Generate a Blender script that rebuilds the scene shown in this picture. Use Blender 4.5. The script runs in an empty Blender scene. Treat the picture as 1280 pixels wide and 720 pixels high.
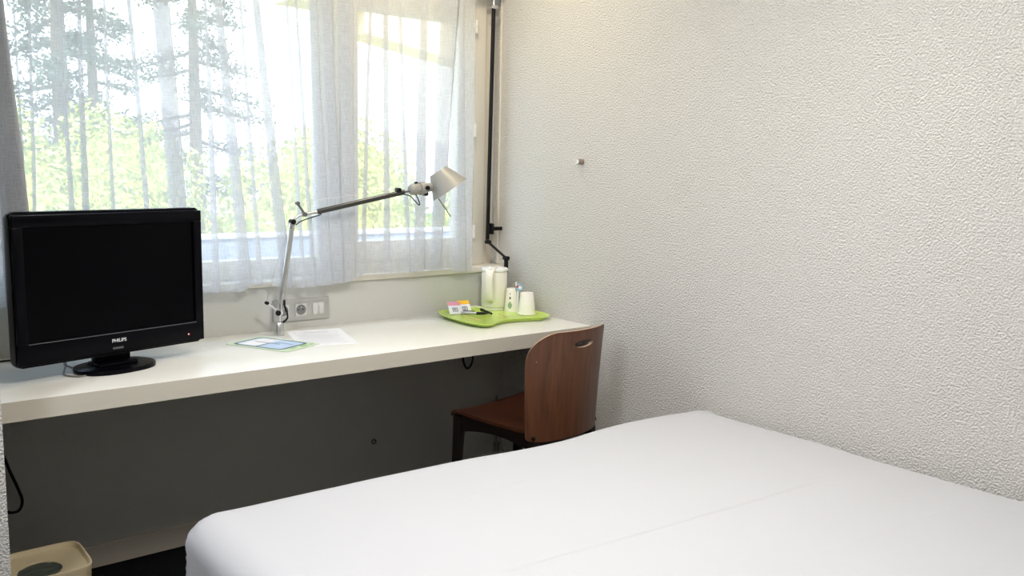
import bpy, bmesh, math, random
from mathutils import Vector, Matrix, noise
random.seed(7)
PI = math.pi
S = bpy.context.scene
C = S.collection

# ------------------------------------------------------------------ camera
cam_d = bpy.data.cameras.new('camera')
cam_d.sensor_width = 36.0
cam_d.lens = 1100.0 / 1280.0 * 36.0
cam_d.clip_start = 0.02
cam_d.clip_end = 500
cam = bpy.data.objects.new('camera', cam_d)
C.objects.link(cam)
yaw, pitch, roll = 0.67727, 0.136594, 0.021195
fw = Vector((math.sin(yaw) * math.cos(pitch), math.cos(yaw) * math.cos(pitch), -math.sin(pitch)))
rt = Vector((math.cos(yaw), -math.sin(yaw), 0))
up = rt.cross(fw)
rr = rt * math.cos(roll) + up * math.sin(roll)
uu = -rt * math.sin(roll) + up * math.cos(roll)
M = Matrix((rr, uu, -fw)).transposed().to_4x4()
M.translation = Vector((-2.40520, -3.04298, 1.35767))
cam.matrix_world = M
S.camera = cam

# ------------------------------------------------------------------ world, sun, lights, exposure
S.view_settings.view_transform = 'Standard'
S.view_settings.look = 'None'
S.view_settings.gamma = 1.0
S.view_settings.use_curve_mapping = False
S.view_settings.exposure = 0.2
S.cycles.use_denoising = True
S.cycles.max_bounces = 10
S.cycles.diffuse_bounces = 5
S.cycles.transparent_max_bounces = 24
S.cycles.caustics_reflective = False
S.cycles.caustics_refractive = False
S.cycles.sample_clamp_indirect = 6.0

SKY = 4.9
SUN = 8.0
FILL_BED = 30.0  # added fill over the bed
SPOT = 8.0  # added warm fill at the window corner
FILL_LEFT = 30.0  # added cool fill from the left

W = bpy.data.worlds.new('sky')
S.world = W
W.use_nodes = True
nt = W.node_tree
nt.nodes.clear()
out = nt.nodes.new('ShaderNodeOutputWorld')
bg = nt.nodes.new('ShaderNodeBackground')
tc = nt.nodes.new('ShaderNodeTexCoord')
sx = nt.nodes.new('ShaderNodeSeparateXYZ')
cr = nt.nodes.new('ShaderNodeValToRGB')
cr.color_ramp.elements[0].position = 0.0
cr.color_ramp.elements[0].color = (0.93, 0.96, 1.0, 1)
cr.color_ramp.elements[1].position = 0.7
cr.color_ramp.elements[1].color = (0.50, 0.70, 1.0, 1)
nt.links.new(tc.outputs['Generated'], sx.inputs[0])
nt.links.new(sx.outputs['Z'], cr.inputs[0])
nt.links.new(cr.outputs[0], bg.inputs[0])
bg.inputs[1].default_value = SKY
nt.links.new(bg.outputs[0], out.inputs[0])

sun_d = bpy.data.lights.new('sun', 'SUN')
sun_d.energy = SUN
sun_d.color = (1.0, 0.95, 0.86)
sun_d.angle = 0.01
sun = bpy.data.objects.new('sun', sun_d)
C.objects.link(sun)
sun.rotation_euler = Vector((-0.35, -0.50, 0.95)).to_track_quat('Z', 'Y').to_euler()

# light portal in the window opening (guides sky light, adds none)
pd = bpy.data.lights.new('window_portal', 'AREA')
pd.shape = 'RECTANGLE'
pd.size = 3.2
pd.size_y = 1.2
pd.cycles.is_portal = True
po = bpy.data.objects.new('window_portal', pd)
C.objects.link(po)
po.location = (-1.6, 0.20, 1.5)
po.rotation_euler = (-PI / 2, 0, 0)


# ------------------------------------------------------------------ helpers
def mat(name, col=(0.8, 0.8, 0.8), rough=0.5, metal=0.0, spec=0.5, coat=0.0):
    m = bpy.data.materials.new(name)
    m.use_nodes = True
    b = m.node_tree.nodes['Principled BSDF']
    b.inputs['Base Color'].default_value = (*col, 1)
    b.inputs['Roughness'].default_value = rough
    b.inputs['Metallic'].default_value = metal
    b.inputs['Specular IOR Level'].default_value = spec
    b.inputs['Coat Weight'].default_value = coat
    return m


def N(m, t, **kw):
    n = m.node_tree.nodes.new(t)
    for k, v in kw.items():
        if k in n.inputs.keys():
            n.inputs[k].default_value = v
        else:
            setattr(n, k, v)
    return n


def LK(m, a, b):
    m.node_tree.links.new(a, b)


def bump_noise(m, scale, dist, strength=1.0, detail=3.0, stretch=None, coord='Object'):
    b = m.node_tree.nodes['Principled BSDF']
    t = N(m, 'ShaderNodeTexCoord')
    n = N(m, 'ShaderNodeTexNoise', Scale=scale, Detail=detail)
    src = t.outputs[coord]
    if stretch:
        mp = N(m, 'ShaderNodeMapping')
        mp.inputs['Scale'].default_value = stretch
        LK(m, src, mp.inputs[0])
        src = mp.outputs[0]
    LK(m, src, n.inputs['Vector'])
    bp = N(m, 'ShaderNodeBump', Strength=strength, Distance=dist)
    LK(m, n.outputs['Fac'], bp.inputs['Height'])
    LK(m, bp.outputs[0], b.inputs['Normal'])
    return n, bp


def mesh_obj(name, bm, m, parent=None, smooth=False, loc=None):
    me = bpy.data.meshes.new(name)
    bmesh.ops.recalc_face_normals(bm, faces=bm.faces)
    bm.to_mesh(me)
    bm.free()
    if m is not None:
        for x in (m if isinstance(m, (list, tuple)) else [m]):
            me.materials.append(x)
    if smooth:
        for p in me.polygons:
            p.use_smooth = True
        if smooth == 'auto':
            me.set_sharp_from_angle(angle=math.radians(38))
    o = bpy.data.objects.new(name, me)
    C.objects.link(o)
    if loc is not None:
        o.location = loc
    if parent is not None:
        o.parent = parent
    return o


def root(name, label, cat, loc=(0, 0, 0), rz=0.0, group=None):
    o = bpy.data.objects.new(name, None)
    o.empty_display_size = 0.05
    C.objects.link(o)
    o.location = loc
    o.rotation_euler = (0, 0, rz)
    return tag(o, label, cat, group)


def tag(o, label=None, cat=None, group=None, kind=None):
    if label:
        o['label'] = label
    if cat:
        o['category'] = cat
    if group:
        o['group'] = group
    if kind:
        o['kind'] = kind
    return o


def box(bm, a, b, bevel=0.0, seg=2, mi=0):
    n0 = len(bm.faces)
    tmp = bmesh.new()
    bmesh.ops.create_cube(tmp, size=1)
    for v in tmp.verts:
        v.co = Vector([(a[i] + b[i]) / 2 + v.co[i] * (b[i] - a[i]) for i in range(3)])
    if bevel > 0:
        bmesh.ops.bevel(tmp, geom=list(tmp.edges) + list(tmp.verts), offset=bevel, segments=seg, profile=0.5, affect='EDGES')
    for f in tmp.faces:
        f.material_index = mi
    me = bpy.data.meshes.new('t')
    tmp.to_mesh(me)
    tmp.free()
    bm.from_mesh(me)
    bpy.data.meshes.remove(me)
    return bm


def frame_for(d):
    d = d.normalized()
    a = Vector((0, 0, 1)) if abs(d.z) < 0.95 else Vector((1, 0, 0))
    x = d.cross(a).normalized()
    return x, d.cross(x).normalized()


def tube(bm, pts, r, seg=12, cap=True):
    """pts list of Vector; r number or list"""
    pts = [Vector(p) for p in pts]
    rs = r if isinstance(r, (list, tuple)) else [r] * len(pts)
    rings = []
    x = None
    for i, p in enumerate(pts):
        if i == 0:
            d = pts[1] - pts[0]
        elif i == len(pts) - 1:
            d = pts[-1] - pts[-2]
        else:
            d = (pts[i + 1] - pts[i]).normalized() + (pts[i] - pts[i - 1]).normalized()
        d = d.normalized()
        if x is None:
            x, y = frame_for(d)
        else:
            x = (x - d * x.dot(d)).normalized()
            y = d.cross(x)
        rings.append([bm.verts.new(p + (x * math.cos(2 * PI * k / seg) + y * math.sin(2 * PI * k / seg)) * rs[i]) for k in range(seg)])
    for a, b in zip(rings, rings[1:]):
        for k in range(seg):
            bm.faces.new((a[k], a[(k + 1) % seg], b[(k + 1) % seg], b[k]))
    if cap:
        bm.faces.new(rings[0])
        bm.faces.new(rings[-1][::-1])
    return bm


def lathe(bm, prof, c=(0, 0, 0), seg=32, axis=None, close=False):
    """prof: (radius, height) pairs around axis through c"""
    ax = Vector(axis) if axis is not None else Vector((0, 0, 1))
    ax = ax.normalized()
    x, y = frame_for(ax)
    c = Vector(c)
    rings = []
    for (r, h) in prof:
        if r < 1e-6:
            rings.append([bm.verts.new(c + ax * h)])
        else:
            rings.append([bm.verts.new(c + ax * h + (x * math.cos(2 * PI * k / seg) + y * math.sin(2 * PI * k / seg)) * r) for k in range(seg)])
    for a, b in zip(rings, rings[1:]):
        for k in range(seg):
            k2 = (k + 1) % seg
            if len(a) == 1 and len(b) == 1:
                continue
            if len(a) == 1:
                bm.faces.new((a[0], b[k2], b[k]))
            elif len(b) == 1:
                bm.faces.new((a[k], a[k2], b[0]))
            else:
                bm.faces.new((a[k], a[k2], b[k2], b[k]))
    return bm


def prism(bm, poly, z0, z1, bevel=0.0):
    """extrude a plan polygon from z0 to z1"""
    tmp = bmesh.new()
    a = [tmp.verts.new((p[0], p[1], z0)) for p in poly]
    b = [tmp.verts.new((p[0], p[1], z1)) for p in poly]
    n = len(poly)
    tmp.faces.new(a[::-1])
    tmp.faces.new(b)
    for i in range(n):
        tmp.faces.new((a[i], a[(i + 1) % n], b[(i + 1) % n], b[i]))
    if bevel:
        es = [e for e in tmp.edges if abs(e.verts[0].co.z - e.verts[1].co.z) < 1e-6]
        bmesh.ops.bevel(tmp, geom=es, offset=bevel, segments=2, profile=0.5, affect='EDGES')
    me = bpy.data.meshes.new('t')
    tmp.to_mesh(me)
    tmp.free()
    bm.from_mesh(me)
    bpy.data.meshes.remove(me)
    return bm


def smooth_path(pts, n=6):
    pts = [Vector(p) for p in pts]
    P = [pts[0]] + pts + [pts[-1]]
    o = []
    for i in range(1, len(P) - 2):
        for k in range(n):
            t = k / n
            a, b, c, d = P[i - 1], P[i], P[i + 1], P[i + 2]
            o.append(0.5 * ((2 * b) + (c - a) * t + (2 * a - 5 * b + 4 * c - d) * t * t + (3 * b - a - 3 * c + d) * t ** 3))
    o.append(pts[-1])
    return o


def rrect(cx, cy, w, h, r, n=6):
    o = []
    for (sx_, sy_, a0) in ((1, 1, 0), (-1, 1, PI / 2), (-1, -1, PI), (1, -1, 3 * PI / 2)):
        for k in range(n + 1):
            a = a0 + PI / 2 * k / n
            o.append((cx + sx_ * (w / 2 - r) + r * math.cos(a), cy + sy_ * (h / 2 - r) + r * math.sin(a)))
    return o


def NB():
    return bmesh.new()


# ------------------------------------------------------------------ materials
def crepi(name, col):
    m = mat(name, col, 0.85, spec=0.25)
    b = m.node_tree.nodes['Principled BSDF']
    t = N(m, 'ShaderNodeTexCoord')
    n1 = N(m, 'ShaderNodeTexNoise', Scale=160.0, Detail=3.0, Roughness=0.55)
    n2 = N(m, 'ShaderNodeTexNoise', Scale=38.0, Detail=1.0)
    r1 = N(m, 'ShaderNodeMapRange')
    r1.inputs['From Min'].default_value = 0.34
    r1.inputs['From Max'].default_value = 0.66
    ad = N(m, 'ShaderNodeMath', operation='MULTIPLY_ADD')
    ad.inputs[1].default_value = 0.25
    LK(m, t.outputs['Object'], n1.inputs['Vector'])
    LK(m, t.outputs['Object'], n2.inputs['Vector'])
    LK(m, n1.outputs['Fac'], r1.inputs['Value'])
    LK(m, n2.outputs['Fac'], ad.inputs[0])
    LK(m, r1.outputs[0], ad.inputs[2])
    bp = N(m, 'ShaderNodeBump', Strength=1.0, Distance=0.007)
    LK(m, ad.outputs[0], bp.inputs['Height'])
    LK(m, bp.outputs[0], b.inputs['Normal'])
    return m


M_crepi = crepi('rough_plaster', (0.87, 0.845, 0.80))
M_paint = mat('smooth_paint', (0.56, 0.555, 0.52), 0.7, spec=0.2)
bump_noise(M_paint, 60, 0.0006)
M_ceil = mat('ceiling_paint', (0.85, 0.84, 0.82), 0.9)
M_carpet = mat('black_carpet', (0.008, 0.008, 0.009), 1.0, spec=0.05)
bump_noise(M_carpet, 300, 0.004)
M_skirt = mat('skirting_paint', (0.52, 0.47, 0.40), 0.6)
M_upvc = mat('window_frame_white', (0.72, 0.68, 0.60), 0.45)
M_hinge = mat('hinge_white', (0.85, 0.82, 0.78), 0.3)
M_desk = mat('desk_laminate', (0.80, 0.79, 0.74), 0.28, spec=0.5)
M_blackplastic = mat('black_gloss_plastic', (0.0015, 0.0015, 0.003), 0.28, spec=0.09)
M_blackmatt = mat('black_matt', (0.004, 0.004, 0.005), 0.45, spec=0.25)
M_screen = mat('screen_glass', (0.0008, 0.0008, 0.0015), 0.25, spec=0.06)
M_alu = mat('brushed_aluminium', (0.62, 0.62, 0.60), 0.32, 1.0)
M_chrome = mat('polished_metal', (0.75, 0.75, 0.75), 0.15, 1.0)
M_shade = mat('lamp_grey', (0.36, 0.35, 0.32), 0.45, 0.2)
M_lampdark = mat('lamp_dark_grey', (0.13, 0.13, 0.13), 0.4, 0.4)
M_plate = mat('silver_plate', (0.50, 0.50, 0.48), 0.38, 0.6)
M_switch = mat('light_grey_plastic', (0.62, 0.61, 0.58), 0.35)
M_socket = mat('grey_socket', (0.20, 0.20, 0.20), 0.4)
M_kettle = mat('cream_plastic', (0.83, 0.80, 0.71), 0.28, coat=0.2)
M_cup = mat('white_plastic_cup', (0.86, 0.83, 0.77), 0.4)
M_tray = mat('lime_green_tray', (0.55, 0.74, 0.13), 0.22, coat=0.2)
M_paper = mat('paper', (0.80, 0.79, 0.80), 0.7)
M_print = mat('pale_print', (0.56, 0.55, 0.60), 0.8)
M_bin = mat('beige_plastic', (0.52, 0.43, 0.27), 0.4)
M_linen = mat('white_cotton', (0.515, 0.518, 0.54), 0.8, spec=0.15)
M_white = mat('white_plastic', (0.82, 0.82, 0.80), 0.4)


def wood(name, c1, c2, rough, scale=9.0, gloss=0.3):
    m = mat(name, c1, rough, coat=gloss)
    b = m.node_tree.nodes['Principled BSDF']
    b.inputs['Coat Roughness'].default_value = 0.25
    t = N(m, 'ShaderNodeTexCoord')
    mp = N(m, 'ShaderNodeMapping')
    mp.inputs['Scale'].default_value = (6.0, 6.0, 0.45)
    n = N(m, 'ShaderNodeTexNoise', Scale=scale, Detail=5.0, Distortion=0.6)
    r = N(m, 'ShaderNodeValToRGB')
    r.color_ramp.elements[0].position = 0.3
    r.color_ramp.elements[0].color = (*c1, 1)
    r.color_ramp.elements[1].position = 0.72
    r.color_ramp.elements[1].color = (*c2, 1)
    LK(m, t.outputs['Object'], mp.inputs[0])
    LK(m, mp.outputs[0], n.inputs['Vector'])
    LK(m, n.outputs['Fac'], r.inputs[0])
    LK(m, r.outputs[0], b.inputs['Base Color'])
    return m


M_ply = wood('walnut_veneer', (0.070, 0.022, 0.008), (0.132, 0.048, 0.018), 0.42, gloss=0.12)
M_plyedge = mat('plywood_edge', (0.42, 0.27, 0.18), 0.5)
M_seat = wood('seat_veneer', (0.045, 0.013, 0.006), (0.08, 0.025, 0.012), 0.3, gloss=0.1)
M_legs = mat('dark_stained_wood', (0.008, 0.005, 0.004), 0.4, spec=0.3)

# glass: thin sheet, slight reflection
M_glass = bpy.data.materials.new('window_glass')
M_glass.use_nodes = True
g = M_glass.node_tree
g.nodes.clear()
go = g.nodes.new('ShaderNodeOutputMaterial')
gt = g.nodes.new('ShaderNodeBsdfTransparent')
gt.inputs[0].default_value = (0.93, 0.95, 0.94, 1)
gg = g.nodes.new('ShaderNodeBsdfGlossy')
gg.inputs['Roughness'].default_value = 0.02
gm = g.nodes.new('ShaderNodeMixShader')
gm.inputs[0].default_value = 0.06
g.links.new(gt.outputs[0], gm.inputs[1])
g.links.new(gg.outputs[0], gm.inputs[2])
g.links.new(gm.outputs[0], go.inputs[0])

# sheer curtain: open weave that lets part of the view through
M_sheer = bpy.data.materials.new('sheer_linen')
M_sheer.use_nodes = True
g = M_sheer.node_tree
g.nodes.clear()
go = g.nodes.new('ShaderNodeOutputMaterial')
uv = g.nodes.new('ShaderNodeTexCoord')


def weave(scale, stretch):
    mp = g.nodes.new('ShaderNodeMapping')
    mp.inputs['Scale'].default_value = stretch
    n = g.nodes.new('ShaderNodeTexNoise')
    n.inputs['Scale'].default_value = scale
    n.inputs['Detail'].default_value = 3.0
    g.links.new(uv.outputs['UV'], mp.inputs[0])
    g.links.new(mp.outputs[0], n.inputs['Vector'])
    return n


w1 = weave(420, (1.0, 0.06, 1))
w2 = weave(420, (0.06, 1.0, 1))
ad = g.nodes.new('ShaderNodeMath')
ad.operation = 'ADD'
g.links.new(w1.outputs['Fac'], ad.inputs[0])
g.links.new(w2.outputs['Fac'], ad.inputs[1])
mr = g.nodes.new('ShaderNodeMapRange')
mr.inputs['From Min'].default_value = 0.75
mr.inputs['From Max'].default_value = 1.25
mr.inputs['To Min'].default_value = 0.50
mr.inputs['To Max'].default_value = 0.70
g.links.new(ad.outputs[0], mr.inputs['Value'])
tr = g.nodes.new('ShaderNodeBsdfTransparent')
tl = g.nodes.new('ShaderNodeBsdfTranslucent')
tl.inputs[0].default_value = (0.64, 0.645, 0.665, 1)
df = g.nodes.new('ShaderNodeBsdfDiffuse')
df.inputs[0].default_value = (0.69, 0.695, 0.71, 1)
mx = g.nodes.new('ShaderNodeMixShader')
mx.inputs[0].default_value = 0.55
g.links.new(tl.outputs[0], mx.inputs[1])
g.links.new(df.outputs[0], mx.inputs[2])
mx2 = g.nodes.new('ShaderNodeMixShader')
g.links.new(mr.outputs[0], mx2.inputs[0])
g.links.new(tr.outputs[0], mx2.inputs[1])
g.links.new(mx.outputs[0], mx2.inputs[2])
g.links.new(mx2.outputs[0], go.inputs[0])

# ------------------------------------------------------------------ room shell
XL, YB, ZC = -3.3, -4.4, 2.5


def struct(name, bm, m, smooth=False, parent=None):
    o = mesh_obj(name, bm, m, parent, smooth)
    if parent is None:
        o['kind'] = 'structure'
    return o


struct('floor', box(NB(), (XL - 0.15, YB - 0.15, -0.1), (0.15, 0.2, 0)), M_carpet)
struct('ceiling', box(NB(), (XL - 0.15, YB - 0.15, ZC), (0.15, 0.2, ZC + 0.2)), M_ceil)
struct('wall_right', box(NB(), (0, YB, 0), (0.15, 0.2, ZC)), M_crepi)
struct('wall_left', box(NB(), (XL - 0.15, YB, 0), (XL, 0.2, ZC)), M_crepi)
struct('wall_rear', box(NB(), (XL - 0.15, YB - 0.15, 0), (0.15, YB, ZC)), M_crepi)
b = NB()
box(b, (XL, 0, 0), (0, 0.2, 0.905))
box(b, (XL, 0.0, 2.10), (0, 0.2, ZC))
struct('wall_back', b, M_paint)
struct('wall_partition', box(NB(), (XL, -0.70, 0), (-2.073, -0.602, ZC), 0.004), M_crepi)
struct('trim_1', box(NB(), (XL, -0.012, 0.905), (-0.0005, 0.2, 0.927), 0.002), M_upvc)   # window sill
struct('baseboard_back', box(NB(), (XL, -0.014, 0), (-0.014, 0, 0.078), 0.003), M_skirt)
struct('baseboard_right', box(NB(), (-0.014, -3.9, 0), (0, 0, 0.078), 0.003), M_skirt)
# white strip beside the crank rod
struct('trim_2', box(NB(), (-0.007, 0.05, 0.928), (0, 0.058, 2.1), 0.001), M_upvc)

# window: outer frame, two-light casement, glass
win = bpy.data.objects.new('window_1', None)
C.objects.link(win)
win['kind'] = 'structure'
f = NB()
box(f, (-0.125, 0.075, 0.927), (-0.068, 0.16, 2.10), 0.003)         # right jamb
box(f, (-0.070, 0.10, 0.927), (0.0, 0.16, 2.10), 0.001)
box(f, (XL, 0.075, 2.052), (-0.125, 0.16, 2.10), 0.003)             # head
box(f, (XL, 0.075, 0.927), (-0.125, 0.16, 0.965), 0.003)            # cill rail
mesh_obj('window_frame', f, M_upvc, win, 'auto')
f = NB()
box(f, (-0.215, 0.07, 0.968), (-0.142, 0.13, 2.048), 0.006)
box(f, (-0.765, 0.07, 0.968), (-0.69, 0.13, 2.048), 0.006)
box(f, (-0.692, 0.07, 1.95), (-0.213, 0.13, 2.048), 0.004)
box(f, (-0.692, 0.07, 0.968), (-0.213, 0.13, 1.05), 0.004)
mesh_obj('casement', f, M_upvc, win, 'auto')
f = NB()
box(f, (-0.86, 0.075, 0.966), (-0.768, 0.14, 2.051), 0.006)
box(f, (-2.30, 0.075, 0.966), (-2.20, 0.14, 2.051), 0.006)
box(f, (-2.2, 0.075, 0.966), (-0.858, 0.13, 0.998), 0.004)
box(f, (-2.2, 0.075, 2.0), (-0.858, 0.13, 2.051), 0.004)
box(f, (XL, 0.075, 0.966), (-2.298, 0.13, 2.051), 0.004)
mesh_obj('fixed_light_frame', f, M_upvc, win, 'auto')
mesh_obj('glass_pane', box(NB(), (-0.692, 0.098, 1.05), (-0.213, 0.0985, 1.95)), M_glass, win)
mesh_obj('glass_pane', box(NB(), (-2.2, 0.10, 0.998), (-0.858, 0.1005, 2.0)), M_glass, win)
for z in (1.944, 1.511, 1.074):
    f = NB()
    tube(f, [(-0.130, 0.062, z - 0.028), (-0.130, 0.062, z - 0.001)], 0.0075)
    tube(f, [(-0.130, 0.062, z + 0.001), (-0.130, 0.062, z + 0.028)], 0.0075)
    box(f, (-0.142, 0.060, z - 0.004), (-0.13, 0.074, z + 0.006))
    mesh_obj('hinge', f, M_hinge, win, 'auto')

# ------------------------------------------------------------------ bed
bed = root('bed', 'wide bed dressed in a smooth white cover against the rough plaster wall', 'bed', (-0.9, -2.1, 0))
BX0, BX1, BY0, BY1 = -1.785, -0.012, -3.25, -1.045


def bed_mesh():
    bm = bmesh.new()
    rho = 0.085
    cx0, cx1, cy0, cy1 = BX0 + rho, BX1 - 0.07, BY0 + rho, BY1 - rho
    TT = 0.50
    nx, ny = 210, 230
    ax0, ax1 = cx0 - TT, cx1 + 0.07 + 0.0
    ay0, ay1 = cy0 - 0.1, cy1 + TT
    grid = []
    for j in range(ny + 1):
        row = []
        bb = ay0 + (ay1 - ay0) * j / ny
        for i in range(nx + 1):
            a = ax0 + (ax1 + 0.30 - ax0) * i / nx
            px, py = min(max(a, cx0), cx1), min(max(bb, cy0), cy1)
            dx, dy = a - px, bb - py
            t = math.hypot(dx, dy)
            z = 0.552
            # gentle crown and slight unevenness of the filling
            z += 0.006 * noise.noise(Vector((px * 1.7, py * 1.7, 3.1)))
            z += 0.003 * noise.noise(Vector((px * 5, py * 6, 1.1)))
            if t < 1e-6:
                row.append(bm.verts.new((a, bb - 0.030 * math.exp(-((a + 0.74) / 0.19) ** 2) * max(0.0, min(1.0, (bb + 1.5) / 0.4)) - 0.055 * max(0.0, (a + 0.42) / 0.42) ** 2 * max(0.0, min(1.0, (bb + 1.75) / 0.6)) - 0.032 * max(0.0, min(1.0, (a - BX0) / 1.2)) * max(0.0, min(1.0, (bb + 2.2) / 0.9)), z)))
                continue
            n = Vector((dx / t, dy / t, 0))
            rp = rho if dx <= 0 else (0.07 if dy <= 0 else 0.10)
            qa = min(t / (rp * 1.25), 1.0) * PI / 2
            gx = rp * math.sin(qa)
            drop = 0.065 * (1 - math.cos(qa))
            rest = max(0.0, t - rp * 1.25)
            ang = math.atan2(dy, dx)
            s = px * 1.0 + py * 1.0
            rip = 0.0
            k = min(1.0, rest / 0.12)
            if dx < -1e-6 and dy > 1e-6:      # corner fan: fluted folds
                rip = k * 0.012 * math.sin(ang * 15) + 0.004 * min(1, t / 0.1) * math.sin(ang * 34 + 2)
            else:
                rip = k * (0.007 * noise.noise(Vector((s * 9, 0.2, rest * 1.5))) + 0.004 * math.sin(s * 46 + 3 * noise.noise(Vector((s * 3, 0, 0)))))
            hang = (0.02 if dy > 0 and dx > -1e-6 else -0.02) * rest / 0.4
            off = gx + rip + hang
            zz = max(z - drop - rest * 1.0, 0.06)
            x_, y_ = px + n.x * off, py + n.y * off
            x_ = min(x_, -0.006)
            y_ -= 0.030 * math.exp(-((x_ + 0.74) / 0.19) ** 2) * max(0.0, min(1.0, (y_ + 1.5) / 0.4))
            y_ -= 0.055 * max(0.0, (x_ + 0.42) / 0.42) ** 2 * max(0.0, min(1.0, (y_ + 1.75) / 0.6))
            y_ -= 0.032 * max(0.0, min(1.0, (x_ - BX0) / 1.2)) * max(0.0, min(1.0, (y_ + 2.2) / 0.9))
            row.append(bm.verts.new((x_, y_, zz)))
        grid.append(row)
    for j in range(ny):
        for i in range(nx):
            bm.faces.new((grid[j][i], grid[j][i + 1], grid[j + 1][i + 1], grid[j + 1][i]))
    for v in bm.verts:
        v.co -= Vector((-0.9, -2.1, 0))
    return bm


def linen_creases(m):
    b = m.node_tree.nodes['Principled BSDF']
    t = N(m, 'ShaderNodeTexCoord')
    sp = N(m, 'ShaderNodeSeparateXYZ')
    LK(m, t.outputs['Object'], sp.inputs[0])
    nz = N(m, 'ShaderNodeTexNoise', Scale=1.6, Detail=2.0)
    LK(m, t.outputs['Object'], nz.inputs['Vector'])
    h = None
    for (y0, slope, wid, amp, x0, x1) in ((0.325, -0.075, 0.006, 1.0, -0.60, 0.62), (0.735, -0.02, 0.004, 0.5, -0.45, 0.05), (0.05, -0.1, 0.005, 0.35, -0.1, 0.7)):
        a = N(m, 'ShaderNodeMath', operation='MULTIPLY_ADD')
        LK(m, sp.outputs['X'], a.inputs[0])
        a.inputs[1].default_value = -slope
        LK(m, sp.outputs['Y'], a.inputs[2])
        c = N(m, 'ShaderNodeMath', operation='MULTIPLY_ADD')
        LK(m, nz.outputs['Fac'], c.inputs[0])
        c.inputs[1].default_value = 0.02
        LK(m, a.outputs[0], c.inputs[2])
        d = N(m, 'ShaderNodeMath', operation='SUBTRACT')
        LK(m, c.outputs[0], d.inputs[0])
        d.inputs[1].default_value = y0 + 0.010
        e = N(m, 'ShaderNodeMath', operation='ABSOLUTE')
        LK(m, d.outputs[0], e.inputs[0])
        r = N(m, 'ShaderNodeMapRange', interpolation_type='SMOOTHSTEP')
        r.inputs['From Min'].default_value = 0.0
        r.inputs['From Max'].default_value = wid
        r.inputs['To Min'].default_value = amp
        r.inputs['To Max'].default_value = 0.0
        LK(m, e.outputs[0], r.inputs['Value'])
        g1 = N(m, 'ShaderNodeMapRange', interpolation_type='SMOOTHSTEP')
        g1.inputs['From Min'].default_value = x0
        g1.inputs['From Max'].default_value = x0 + 0.25
        LK(m, sp.outputs['X'], g1.inputs['Value'])
        g2 = N(m, 'ShaderNodeMapRange', interpolation_type='SMOOTHSTEP')
        g2.inputs['From Min'].default_value = x1
        g2.inputs['From Max'].default_value = x1 - 0.2
        LK(m, sp.outputs['X'], g2.inputs['Value'])
        q = N(m, 'ShaderNodeMath', operation='MULTIPLY')
        LK(m, g1.outputs[0], q.inputs[0])
        LK(m, g2.outputs[0], q.inputs[1])
        w = N(m, 'ShaderNodeMath', operation='MULTIPLY')
        LK(m, q.outputs[0], w.inputs[0])
        LK(m, r.outputs[0], w.inputs[1])
        if h is None:
            h = w.outputs[0]
        else:
            s_ = N(m, 'ShaderNodeMath', operation='ADD')
            LK(m, h, s_.inputs[0])
            LK(m, w.outputs[0], s_.inputs[1])
            h = s_.outputs[0]
    fine = N(m, 'ShaderNodeTexNoise', Scale=7.0, Detail=4.0, Distortion=0.8)
    LK(m, t.outputs['Object'], fine.inputs['Vector'])
    f2 = N(m, 'ShaderNodeMath', operation='MULTIPLY_ADD')
    LK(m, fine.outputs['Fac'], f2.inputs[0])
    f2.inputs[1].default_value = 0.9
    LK(m, h, f2.inputs[2])
    bp = N(m, 'ShaderNodeBump', Strength=1.0, Distance=0.0016)
    LK(m, f2.outputs[0], bp.inputs['Height'])
    LK(m, bp.outputs[0], b.inputs['Normal'])


linen_creases(M_linen)
mesh_obj('bed_cover', bed_mesh(), M_linen, bed, True)
mesh_obj('mattress', box(NB(), (-1.70 + 0.9, -3.2 + 2.1, 0.27), (-0.07 + 0.9, -1.17 + 2.1, 0.50), 0.04, 3), M_linen, bed, 'auto')
mesh_obj('bed_base', box(NB(), (-1.66 + 0.9, -3.2 + 2.1, 0.08), (-0.07 + 0.9, -1.2 + 2.1, 0.268), 0.01), M_legs, bed, 'auto')
for lx in (-1.58, -0.15):
    for ly in (-3.1, -1.3):
        mesh_obj('leg', lathe(NB(), [(0, 0), (0.022, 0), (0.028, 0.085), (0, 0.085)], (lx + 0.9, ly + 2.1, 0)), M_legs, bed, 'auto')

# ------------------------------------------------------------------ desk
desk = tag(mesh_obj('desk', box(NB(), (XL + 0.001, -0.5593, 0.686), (-0.0005, -0.0005, 0.740), 0.0015), M_desk, None, 'auto'),
           'long white laminate desk slab running under the window', 'desk')

mesh_obj('edge_band', box(NB(), (XL + 0.001, -0.5603, 0.6865), (-0.0005, -0.5594, 0.7392)), mat('beige_edge_band', (0.60, 0.56, 0.47), 0.45), desk)

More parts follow.
